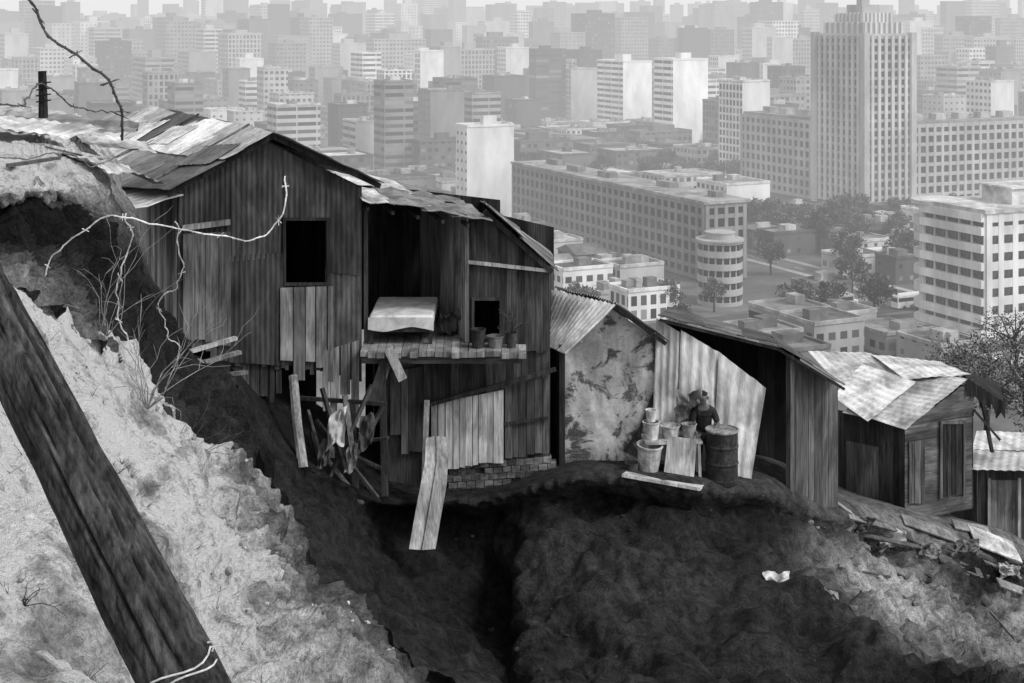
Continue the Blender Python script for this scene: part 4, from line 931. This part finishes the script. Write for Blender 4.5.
# window copies
def gridfacade(T, wall, O, u, n, width, z0, z1, cols, rows_, pier, span, depth, stuff, state, tone=1., sd=None, pt=None, wt_=1., cache={}):
    cw = width/cols; ch = (z1-z0)/rows_; ang = math.atan2(u.y, u.x); sd = depth*.8 if sd is None else sd; pt = pt or tone
    for i in range(cols+1):
        c = O+u*(min(max(i*cw, pier/2), width-pier/2))+n*depth/2; wall.box(V(c.x, c.y, (z0+z1)/2), pier, depth, z1-z0, ang, pt)
    for j in range(rows_+1):
        c = O+u*width/2+n*sd/2; wall.box(V(c.x, c.y, z0+min(max(j*ch, span/2+.01), z1-z0-span/2-.01)), width-.02, sd, span, ang, tone*.93)
    key = (round(cw-pier, 2), round(ch-span, 2), wt_)
    if key not in cache:
        mb = MB(); w_, h_, t_ = key; mb.box(V(0, 0, 0), w_, .08, h_, 0, t_); me_o = build('window', mb, M['cglass']); cache[key] = me_o.data; bpy.data.objects.remove(me_o)
    for j in range(rows_-1, -1, -1):
        for i in range(cols):
            p = O+u*(i+.5)*cw+n*.05; p = V(p.x, p.y, z0+(j+.5)*ch)
            if state[0] > 0:
                o = bpy.data.objects.new('window', cache[key]); COL.objects.link(o); o.parent = T; o.location = p-wloc(T)-V(0, 0, key[1]/2); o.rotation_euler = (0, 0, ang); state[0] -= 1
            else: stuff.box(p, key[0], .08, key[1], ang, U(.5, 2)*wt_)
# --- palace-like government tower with wings
C0 = V((865-512)/F*510, 510, 0); foot.append(((C0+cu*25+cv*30).xy, 48)); foot.append(((C0+cu*60+cv*10).xy, 26)); foot.append(((C0+cv*65+cu*6).xy, 24))
HQ = empty('office_tower', C0, 'huge stepped office tower with long lower wings left and right', 'tower')
wall = MB(); stuff = MB(); st = [100]
wt = 21.4; dt = 29.0; ht = 70+(20-36)/F*510
def core(mb, o, w, d, z0, z1, tone):
    p = [o, o+cu*w, o+cu*w+cv*d, o+cv*d]; mb.hexa([V(q.x, q.y, z0) for q in p], [V(q.x, q.y, z1) for q in p], tone)
core(wall, C0, wt, dt, 0, ht, .12)
gridfacade(HQ, wall, C0, cu, V(cu.y, -cu.x, 0), wt, 3, ht, 7, 20, 1.25, 1.1, .7, stuff, st, .36, .3, .56)
gridfacade(HQ, wall, C0+cv*dt, -cv, -cu, dt, 3, ht, 9, 20, 1.35, 1.1, .7, stuff, [0], .34, .3, .54)
for q in (C0, C0+cu*wt, C0+cv*dt): wall.box(V(q.x, q.y, ht/2+.4), 2.4, 2.4, ht+1.6, AN, .48)
build('tower_walls', wall, M['cwall'], HQ)
crown = MB()
core(crown, C0+cu*.4+cv*.4, wt-.8, dt-.8, ht, ht+.8, .5); core(crown, C0+cu*2.2+cv*3, wt-4.4, dt-6, ht+.8, ht+4.8, .34); core(crown, C0+cu*4.2+cv*6.5, wt-8.4, dt-13, ht+4.8, ht+8.2, .38); core(crown, C0+cu*6.8+cv*10, wt-13.6, dt-20, ht+8.2, ht+11.4, .42); core(crown, C0+cu*9+cv*13, wt-18, dt-26, ht+11.4, ht+14, .45)
for k in range(8):
    for s in range(2):
        p = C0+(cu*(2.4+k*(wt-4.8)/7)+cv*2.9 if s else cv*(3.2+k*(dt-6.4)/7)+cu*2.1); crown.box(V(p.x, p.y, ht+2.9), .9, .9, 4.2, AN, .6)
        p = C0+(cu*(4.4+k*(wt-8.8)/7)+cv*6.4 if s else cv*(6.7+k*(dt-13.4)/7)+cu*4.1); crown.box(V(p.x, p.y, ht+6.6), .7, .7, 3.7, AN, .6)
build('crown', crown, M['cwall'], HQ)
wl = MB(); hw = 70-38.2
o = C0+cv*(dt+.1); core(wl, o+cu*.8, 15, 50, 0, hw, .15); gridfacade(HQ, wl, o+cu*.8+cv*50, -cv, -cu, 50, 2, hw, 14, 8, 1.2, 1.3, .6, stuff, [0], .44); build('left_wing', wl, M['cwall'], HQ)
wr = MB(); o = C0+cu*(wt+.1)+cv*.8; core(wr, o, 62, 15, 0, hw, .15); gridfacade(HQ, wr, o, cu, V(cu.y, -cu.x, 0), 62, 2, hw, 17, 8, 1.2, 1.3, .6, stuff, [0], .48); build('right_wing', wr, M['cwall'], HQ)
rf_ = MB()
for a, w, d in ((C0+cv*(dt+.3)+cu*1.2, 14, 49), (C0+cu*(wt+.5)+cv*1.2, 61, 14)): core(rf_, a, w, d, hw+.02, hw+.9, .3)
for k in range(5): p = C0+cu*(wt+8+k*11)+cv*8; rf_.box(V(p.x, p.y, hw+2), 5, 4, 2.4, AN, .45)
for k in range(4): p = C0+cv*(dt+7+k*11)+cu*8; rf_.box(V(p.x, p.y, hw+2), 4, 5, 2.4, AN, .45)
build('wing_roof', rf_, M['croof'], HQ)
o = build('window', stuff, M['cglass'], HQ); o['kind'] = 'stuff'
# --- long factory like block
La = V((513-512)/F*485, 485, 0); Lb = V((705-512)/F*378, 378, 0); lu = (Lb-La).normalized(); ln_ = V(lu.y, -lu.x, 0); Ll = (Lb-La).length
LB = empty('long_office_block', Lb, 'very long six storey block with rows of windows in the middle distance', 'office block')
for k in range(9): foot.append(((La+lu*(k+.5)*Ll/9-ln_*7).xy, 12))
wb = MB(); stuff = MB(); p = [La, Lb, Lb-ln_*13, La-ln_*13]; hl = 21
wb.hexa([V(q.x, q.y, 0) for q in p], [V(q.x, q.y, hl) for q in p], .14)
gridfacade(LB, wb, La, lu, ln_, Ll, .5, hl, 34, 6, 1.0, 1.1, .5, stuff, [80], .27)
gridfacade(LB, wb, Lb, -ln_, lu, 13, .5, hl, 4, 6, 1.1, 1.1, .5, stuff, [20], .3)
build('walls', wb, M['cwall'], LB); o = build('window', stuff, M['cglass'], LB); o['kind'] = 'stuff'
rb_ = MB(); e = [La+ln_*.9, Lb+ln_*.9+lu*.9, Lb-ln_*13.9+lu*.9, La-ln_*13.9]; rb_.hexa([V(q.x, q.y, hl+.02) for q in e], [V(q.x, q.y, hl+.8) for q in e], .34)
for k in range(5): q = La+lu*(k+.5+U(-.2, .2))*Ll/5-ln_*U(5, 9); rb_.box(V(q.x, q.y, hl+1.6), U(3, 9), 3, 1.6, math.atan2(lu.y, lu.x), .25)
build('roof', rb_, M['croof'], LB)
# --- white balcony building
C1 = V((986-512)/F*300, 300, 0); d1_ = solve(903, C1, cv)-7.0; w1 = 24; hb = 70+(20-214)/F*300
foot.append(((C1+cu*w1/2+cv*d1_/2).xy, 20))
WB = empty('balcony_block', C1, 'white apartment block with banded balconies at the right edge', 'apartment block')
wb = MB(); stuff = MB()
p = [C1, C1+cu*w1, C1+cu*w1+cv*d1_, C1+cv*d1_]; wb.hexa([V(q.x, q.y, 0) for q in p], [V(q.x, q.y, hb) for q in p], .3)
gridfacade(WB, wb, C1+cv*d1_, -cv, -cu, d1_, 3, hb, 5, 7, .35, 1.7, .5, stuff, [60], .78, 1.3, .55, 4.0)
gridfacade(WB, wb, C1, cu, V(cu.y, -cu.x, 0), w1, 3, hb, 6, 7, 1.5, 1.9, .3, stuff, [40], .78, None, None, 3.0)
build('walls', wb, M['cwall'], WB)
mb = MB(); rr_ = 5.8; ce = C1+cv*(d1_-.2)+cu*(rr_-1.28); prof = [(rr_*.8, 0), (rr_*.8, 3)]
for j in range(8):
    z = 3+(hb-3)/7*j; a_, b_ = max(z-.85, 3.01), min(z+.85, hb)
    prof += [(rr_*.8, a_), (rr_, a_+.01), (rr_, b_-.01), (rr_*.8, b_)]
prof += [(rr_+.6, hb+.02), (rr_+.6, hb+.82), (.01, hb+.86)]
mb.lathe(V(ce.x, ce.y, 0), prof, 40, .62); build('rounded_corner', mb, M['cwall'], WB)
mb = MB(); q = C1+cu*w1/2+cv*d1_/2; mb.box(V(q.x, q.y, hb+.45), w1+1.4, d1_+1.2, .9, AN, .6); mb.box(V(q.x+5, q.y+1, hb+2.6), 12, 9, 3.4, AN, .55); mb.box(V(q.x+5, q.y+1, hb+4.5), 13, 10, .4, AN, .65); build('roof', mb, M['croof'], WB)
mb = MB(); q = C1+cu*w1/2+cv*d1_/2; mb.box(V(q.x, q.y, 2.6), w1+5, d1_+8, .5, AN, .5); build('canopy', mb, M['croof'], WB)
# --- round corner building
rc = V((720-512)/F*352, 352, 0); foot.append((rc.xy, 8)); RB = empty('round_building', rc, 'small pale round building with ringed storeys at the end of the long block', 'building')
prof = []; hr = 15.6; rr_ = 5.6
for j in range(5):
    z = j*hr/5; prof += [(rr_, z), (rr_, z+.95), (rr_*.93, z+.96), (rr_*.93, z+2.5), (rr_, z+2.52), (rr_, z+hr/5-.01)]
prof += [(rr_+.4, hr), (rr_+.4, hr+.4), (3.6, hr+.5), (3.6, hr+1.8), (3.8, hr+1.85), (3.8, hr+2.1), (.01, hr+2.3)]
mb = MB(); mb.lathe(rc, prof, 40, .42); build('walls', mb, M['cwall'], RB)
mb = MB(); mb.box(V(0, 0, 0), 1.3, .1, 1.5, 0, 1); wo = build('window', mb, M['cglass']); wme = wo.data; bpy.data.objects.remove(wo)
for j in range(5):
    for k in range(18):
        a = k/18*6.283; o = bpy.data.objects.new('window', wme); COL.objects.link(o); o.parent = RB
        o.location = V(math.cos(a)*rr_*.94, math.sin(a)*rr_*.94, j*hr/5+.98); o.rotation_euler = (0, 0, a+math.pi/2)

# --- hand placed towers
TW = [
 (366,374,426,40,1080,.42,0,'broad hazy slab with a regular window grid left of the white towers','apartment tower',()),
 (404,414,443,55,960,.85,3,'narrow white tower beside the broad window grid slab','apartment tower',(0,)),
 (447,457,495,50,960,.4,2,'grey tower left of the pair of tall pale slabs in the centre','apartment tower',()),
 (497,506,529,48,1010,.75,0,'pale tower between the grey tower and the darkest tower','apartment tower',(0,)),
 (529,536,566,50,880,.08,1,'darkest tower in the centre of the skyline','office tower',()),
 (566,572,598,60,940,.5,0,'mid grey tower just right of the darkest tower','apartment tower',()),
 (597,623,652,62,830,.95,1,'slab with a dark windowed side and a blank white end, left of its twin','apartment tower',(0,)),
 (654,673,708,60,737,.98,1,'nearer slab with a dark windowed side and a blank bright white end','apartment tower',(0,)),
 (461,467,514,127,493,.72,3,'nearest pale block rising behind the open shack, almost windowless','apartment block',(0,)),
 (338,352,416,120,720,.14,0,'wide dark low block above the first roof','office block',()),
 (412,420,463,142,600,.12,0,'dark windowed block left of the nearest pale block','office block',()),
 (627,640,692,133,690,.2,0,'squat dark block below the two slabs with white ends','office block',()),
 (310,318,340,122,800,.3,0,'small grey block just right of the first gable','office block',()),
 (757,763,786,64,900,.7,3,'slim pale tower left of the stepped office tower','apartment tower',(0,)),
 (712,718,742,50,1250,.5,0,'hazy tower right of the nearer white ended slab','apartment tower',()),
 (716,728,806,98,680,.3,0,'broad low grey block behind the left wing of the stepped tower','office block',()),
 (964,974,1010,38,1050,.5,0,'hazy tower right of the stepped office tower','apartment tower',()),
 (974,982,1003,84,820,.8,3,'short pale tower near the right edge above the right wing','apartment tower',(0,)),
 (240,252,292,104,900,.35,0,'low grey block on the left just above the gable ridge','office block',()),
 (374,384,412,96,980,.8,3,'low white block in front of the broad window grid slab','apartment block',(0,)),
 (512,520,570,142,620,.15,0,'low dark block at the left end of the tree belt','office block',()),
 (940,950,986,72,1100,.45,0,'grey tower behind the right wing of the stepped tower','apartment tower',()),
 (268,276,306,44,1080,.25,0,'grey slab left of centre with a flat top and dark windows','apartment tower',()),
 (218,228,262,34,1020,.5,2,'pale ribbed slab above the first roof','apartment tower',()),
 (156,166,196,22,1150,.3,0,'tall grey tower on the left skyline','apartment tower',()),
 (84,94,120,28,1200,.5,1,'pale banded tower near the left edge above the hilltop','apartment tower',()),
 (300,309,333,18,1200,.4,0,'tall slim grey tower left of the broad window grid slab','apartment tower',()),
 (112,122,160,54,1000,.3,2,'squat grey tower behind the hilltop post','apartment tower',()),
 (742,752,776,28,1150,.6,0,'pale hazy tower above the left wing of the stepped tower','apartment tower',(0,)),
 (786,792,814,40,1060,.35,2,'narrow grey tower touching the left side of the stepped tower','apartment tower',()),
 (914,922,944,28,1180,.6,0,'pale tower touching the right side of the stepped tower','apartment tower',()),
 (196,204,222,30,1100,.65,1,'narrow pale banded tower beside the pale ribbed slab','apartment tower',()),
 (332,340,366,44,1150,.55,0,'pale tower squeezed between the slim grey tower and the broad grid slab','apartment tower',(0,)),
]
for t in TW: tower('apartment_tower' if 'tower' in t[8] else 'city_block', *t[:5], t[5], t[6], t[7], t[8], t[9])
ONES = ['', 'first', 'second', 'third', 'fourth', 'fifth', 'sixth', 'seventh', 'eighth', 'ninth', 'tenth', 'eleventh', 'twelfth', 'thirteenth', 'fourteenth', 'fifteenth', 'sixteenth', 'seventeenth', 'eighteenth', 'nineteenth']
TENS = {20: 'twenty', 30: 'thirty', 40: 'forty', 50: 'fifty', 60: 'sixty', 70: 'seventy', 80: 'eighty', 90: 'ninety'}
def ordw(n):
    if n < 20: return ONES[n]
    if n > 99: return 'one hundred and '+ordw(n-100)
    t, o = n//10*10, n % 10
    return TENS[t][:-1]+'ieth' if o == 0 else TENS[t]+'-'+ONES[o]
# far hazy rows
def far_row(Y0, Y1, n, h0, h1, rowname, skip=None, wr=(20, 40)):
    it = []
    for k in range(n):
        px = -20+(1064)*(k+U(.1, .9))/n; Y = U(Y0, Y1); it.append((px, Y))
    it.sort(); keep = []
    for px, Y in it:
        c = V((px-512)/F*Y, Y)
        if not free(c, 6): continue
        if skip and skip[0] < px < skip[1]: continue
        keep.append((px, Y))
    for k, (px, Y) in enumerate(keep):
        w = U(*wr)/Y*F; yt = 20-(U(h0, h1)*(1 if R.random() < .9 else .75)-CZ)/Y*F; tn = R.choice((.08, .2, .35, .6, .85))
        s = 'pale' if tn > .55 else 'grey' if tn > .3 else 'dark'
        tower('hazy_tower', px, px+w*U(.15, .4), px+w, yt, Y, tn, R.choice((0, 0, 1, 2, 3)), f'{s} hazy block, {ordw(k+1)} from the left in the {rowname} row of skyline towers', 'tower', () if R.random() < .6 else (0,), 'skyline towers in the haze', tank=R.random() < .6)
far_row(880, 1080, 34, 40, 60, 'foremost', (590, 720), (18, 32))
far_row(1100, 1320, 46, 50, 76, 'nearest')
far_row(1380, 1660, 56, 60, 90, 'second')
far_row(1750, 2150, 60, 70, 102, 'third')
far_row(2300, 2900, 62, 80, 112, 'farthest')
# low city fabric
sky = [(0, 105), (130, 108), (268, 134), (375, 185), (490, 210), (550, 268), (612, 300), (670, 318), (780, 345), (840, 378), (975, 372), (1024, 380)]
cand = []
def consider(c, w, d, h):
    px, pt = project(V(c.x, c.y, h))
    if px < -15 or px > 1040 or pt > ip(sky, min(max(px, 0), 1024))-1: return
    if not free(c.xy, (w+d)/4.6): return
    cand.append((c, w, d, h, px))
for i in range(-30, 44):
    for j in range(-4, 40):
        c = V(80, 330, 0)+cu*(i*34+U(-2, 2))+cv*(j*31+U(-2, 2))
        if not (265 < c.y < 1060): continue
        if c.y < 490:
            for a, b in ((-.25, -.25), (.25, -.25), (-.25, .25), (.25, .25)):
                if R.random() < .8: consider(c+cu*(a*34+U(-1, 1))+cv*(b*31+U(-1, 1)), U(9, 15), U(8, 13), U(4, 8))
        else:
            h = U(6, 17) if c.y < 600 else R.choice((U(8, 18), U(20, 34), U(30, 44)))
            px = project(c)[0]
            if c.y < 560 and px > 735: h = U(5, 10)
            if 500 < px < 720 and c.y < 800: h = min(h, 13)
            if h > 19: consider(c, U(13, 20), U(13, 19), h)
            else: consider(c, U(15, 28), U(13, 26), h)
bands = ((265, 340, 'nearest'), (340, 380, 'second'), (380, 410, 'third'), (410, 440, 'fourth'), (440, 470, 'fifth'), (470, 520, 'sixth'), (520, 580, 'seventh'), (580, 640, 'eighth'), (640, 700, 'ninth'), (700, 780, 'tenth'), (780, 860, 'eleventh'), (860, 940, 'twelfth'), (940, 1061, 'last'))
print('LOW', len(cand))
for y0, y1, nm in bands:
    k = 0
    for c, w, d, h, px in sorted([q for q in cand if y0 <= q[0].y < y1], key=lambda q: q[4]):
        k += 1; tn = R.choice((.1, .16, .24, .34, .5, .75)); s = 'pale' if tn > .45 else 'grey' if tn > .22 else 'dark'
        pitched = h < 7 and R.random() < .3 and px < 720
        kind_ = 'tall' if h > 19 else 'low'
        o = c-cu*w/2-cv*d/2; T = empty('low_building' if kind_ == 'low' else 'city_block', o, f'{s} {kind_} {"pitched roof" if pitched else "flat roofed"} building, {ordw(k)} from the left in the {nm} band of city roofs', 'building', 'low buildings of the city')
        mb = MB(); bmesh_building(mb, o, cu, cv, w, d, h, tn, () if R.random() < .65 else (0,)); build('walls', mb, WM[R.choice((0, 0, 1, 2, 3))], T, fix=False)
        mb = MB(); rt = R.choice((.1, .16, .22, .3, .45, .7))
        if pitched:
            e = .5; z = h+.03; a = [o-cu*e-cv*e, o+cu*(w+e)-cv*e, o+cu*(w+e)+cv*(d+e), o-cu*e+cv*(d+e)]; r1, r2 = o-cu*e+cv*d/2, o+cu*(w+e)+cv*d/2
            zz = lambda q, t: V(q.x, q.y, t)
            vs = [zz(q, z) for q in a]+[zz(r1, z+d*.18), zz(r2, z+d*.18)]
            mb.add(vs, [(0, 1, 5, 4), (2, 3, 4, 5), (0, 4, 3), (1, 2, 5), (0, 3, 2, 1)], rt)
            build('roof', mb, M['croof'], T)
        else:
            mb.box(V(c.x, c.y, h+.08), w-.9, d-.9, .14, AN, rt)
            for a, b in ((o, cu*w), (o+cv*d, cu*w)): mb.beam(a+V(0, 0, h+.3), a+b+V(0, 0, h+.3), .5, .8, tn*1.1)
            for a, b in ((o+cv*.3, cv*(d-.6)), (o+cu*w+cv*.3, cv*(d-.6))): mb.beam(a+V(0, 0, h+.28), a+b+V(0, 0, h+.28), .5, .76, tn*1.1)
            for q in range(R.randrange(1, 4)):
                p = o+cu*w*U(.25, .75)+cv*d*U(.25, .75); mb.box(V(p.x, p.y, h+1), U(1.5, 5), U(1.5, 4), U(1.4, 2.6), AN, U(.15, .6))
            build('roof_fittings', mb, M['croof'], T)
# city trees
crowns = []
for k in range(3):
    mb = MB(); leafball(mb, (0, 0, 6.2), 4, 3.3, 1100, .42, rr=random.Random(50+k), clumps=18, tone=(.6, 2.8)); o = build('crown', mb, M['cleaf'], fix=False); crowns.append((o.data, o.location.copy())); bpy.data.objects.remove(o)
mb = MB(); mb.tube([V(0, 0, 0), V(.1, 0, 2.5), V(0, .1, 5)], [.32, .25, .15], 7)
for k in range(5):
    a = k*1.257; mb.tube([V(.05, 0, 2.6+.3*k), V(math.cos(a)*1.3, math.sin(a)*1.3, 4.8), V(math.cos(a)*2.4, math.sin(a)*2.4, 6.6)], [.14, .09, .04], 5)
o = build('trunk', mb, M['cbark']); trunk = (o.data, o.location.copy()); bpy.data.objects.remove(o)
sp = []
for k in range(30): sp.append((r0+cu*(-70+k*10.5+U(-3, 3))+cv*R.choice((-11, 12)), U(.8, 1.25), 'along the near avenue'))
for k in range(56): sp.append((V(U(68, 150), U(385, 478), 0), U(.9, 1.5), 'in the square before the stepped office tower'))
for k in range(34): sp.append((V(U(2, 95), U(560, 690), 0), U(1, 1.7), 'in the tree belt behind the long block'))
hard = [(c.xy, (w+d)/4.4) for c, w, d, h, px in cand]
sp = [(p, s, w) for p, s, w in sp if (free(p.xy, 1) or w.startswith('along')) and all((p.xy-q).length > r for q, r in hard)]
for wname in ('along the near avenue', 'in the square before the stepped office tower', 'in the tree belt behind the long block'):
    k = 0
    for p, s, w in sorted([q for q in sp if q[2] == wname], key=lambda q: project(q[0])[0]):
        px, py = project(p+V(0, 0, 6))
        if not (-10 < px < 1034): continue
        k += 1; T = empty('street_tree', V(p.x, p.y, 0), f'leafy dark tree {w}, {ordw(k)} from the left', 'tree', 'trees '+w); rz = U(0, 6.28)
        for nm, (me, lc) in (('crown', crowns[k % 3]), ('trunk', trunk)):
            c = bpy.data.objects.new(nm, me); COL.objects.link(c); c.parent = T; c.location = lc*1.0
        T.scale = (s, s, s*U(.9, 1.1)); T.rotation_euler.z = rz
# buses and cars on the avenue
def vehicle(kind, p, ang, tn, label):
    bus = kind == 'bus'; Lh, W, H = (11, 2.5, 2.9) if bus else (4.3, 1.7, .75)
    T = empty('city_bus' if bus else 'car', p, label, kind, 'traffic on the avenue'); m = Matrix.Rotation(ang, 3, 'Z')
    def bx(mb, c, s, t): mb.box(p+m @ V(*c), s[0], s[1], s[2], ang, t)
    mb = MB(); bx(mb, (0, 0, .35+H/2), (Lh, W, H), tn)
    if bus: bx(mb, (0, 0, H+.5), (Lh*.9, W*.8, .25), tn)
    build('body', mb, M['paint'], T)
    mb = MB()
    if bus: bx(mb, (0, 0, 2.3), (Lh-.6, W+.06, .9), 1); bx(mb, (0, 0, 2.25), (Lh+.06, W-.4, 1), 1)
    else:
        a = [p+m @ V(x, y, 1.1) for x, y in ((-1.5, -.8), (1.0, -.8), (1.0, .8), (-1.5, .8))]; b = [p+m @ V(x, y, 1.6) for x, y in ((-1.1, -.68), (.5, -.68), (.5, .68), (-1.1, .68))]; mb.hexa(a, b, 1)
    build('glazing', mb, M['cglass'], T)
    for x in (-Lh*.32, Lh*.32):
        for y in (-W/2, W/2):
            mb = MB(); c = p+m @ V(x, y, .42); e = m @ V(0, .12, 0); mb.tube([c-e, c+e], .42 if bus else .33, 12, .4); build('wheel', mb, M['cglass'], T)
for k in range(5): vehicle('bus', r0+cu*(-28+k*19+U(-3, 3))+cv*R.choice((-3.4, 3.4)), AN, R.choice((.75, .5, .8)), f'city bus on the near avenue, {ordw(k+1)} bus from the left')
for k in range(9): vehicle('car', r0+cu*(-40+k*13+U(-2, 2))+cv*(6 if k % 2 else -6.2), AN, R.choice((.1, .3, .7, .8)), f'small car on the near avenue, {ordw(k+1)} car from the left')

# ---------------------------------------------------------------- camera, light, world
cd = bpy.data.cameras.new('Camera'); cam = bpy.data.objects.new('Camera', cd); COL.objects.link(cam)
cam.location = CAM; cam.rotation_euler = (math.pi/2, 0, 0); cd.lens = 50; cd.sensor_width = 36; cd.shift_y = (20-341.5)/1024
cd.clip_start = .1; cd.clip_end = 20000; scene.camera = cam
S = V(.62, -.34, .72).normalized()
sd = bpy.data.lights.new('Sun', 'SUN'); sun = bpy.data.objects.new('Sun', sd); COL.objects.link(sun)
sd.energy = 1.5; sd.angle = math.radians(10); sun.rotation_euler = S.to_track_quat('Z', 'Y').to_euler(); sun.location = (0, 0, 200)
w = bpy.data.worlds.new('World'); scene.world = w; w.use_nodes = True; nt = w.node_tree; nt.nodes.clear()
sk = nt.nodes.new('ShaderNodeTexSky'); sk.sky_type = 'NISHITA'; sk.sun_disc = False; sk.sun_elevation = math.asin(S.z); sk.sun_rotation = math.atan2(S.x, S.y); sk.dust_density = 4
bw = nt.nodes.new('ShaderNodeRGBToBW'); bg = nt.nodes.new('ShaderNodeBackground'); bg.inputs[1].default_value = .1; ou = nt.nodes.new('ShaderNodeOutputWorld')
nt.links.new(sk.outputs[0], bw.inputs[0]); nt.links.new(bw.outputs[0], bg.inputs[0])
# thin white overcast, brighter towards the horizon
tc = nt.nodes.new('ShaderNodeTexCoord'); sx = nt.nodes.new('ShaderNodeSeparateXYZ'); mr = nt.nodes.new('ShaderNodeMapRange'); b2 = nt.nodes.new('ShaderNodeBackground'); ad = nt.nodes.new('ShaderNodeAddShader')
nt.links.new(tc.outputs['Generated'], sx.inputs[0]); nt.links.new(sx.outputs[2], mr.inputs[0])
for i, q in enumerate((0, .3, .8, .52)): mr.inputs[i+1].default_value = q
nt.links.new(mr.outputs[0], b2.inputs[1]); b2.inputs[0].default_value = (1, 1, 1, 1)
nt.links.new(bg.outputs[0], ad.inputs[0]); nt.links.new(b2.outputs[0], ad.inputs[1]); nt.links.new(ad.outputs[0], ou.inputs[0])
scene.view_settings.view_transform = 'Standard'; scene.view_settings.look = 'None'; scene.view_settings.exposure = 0
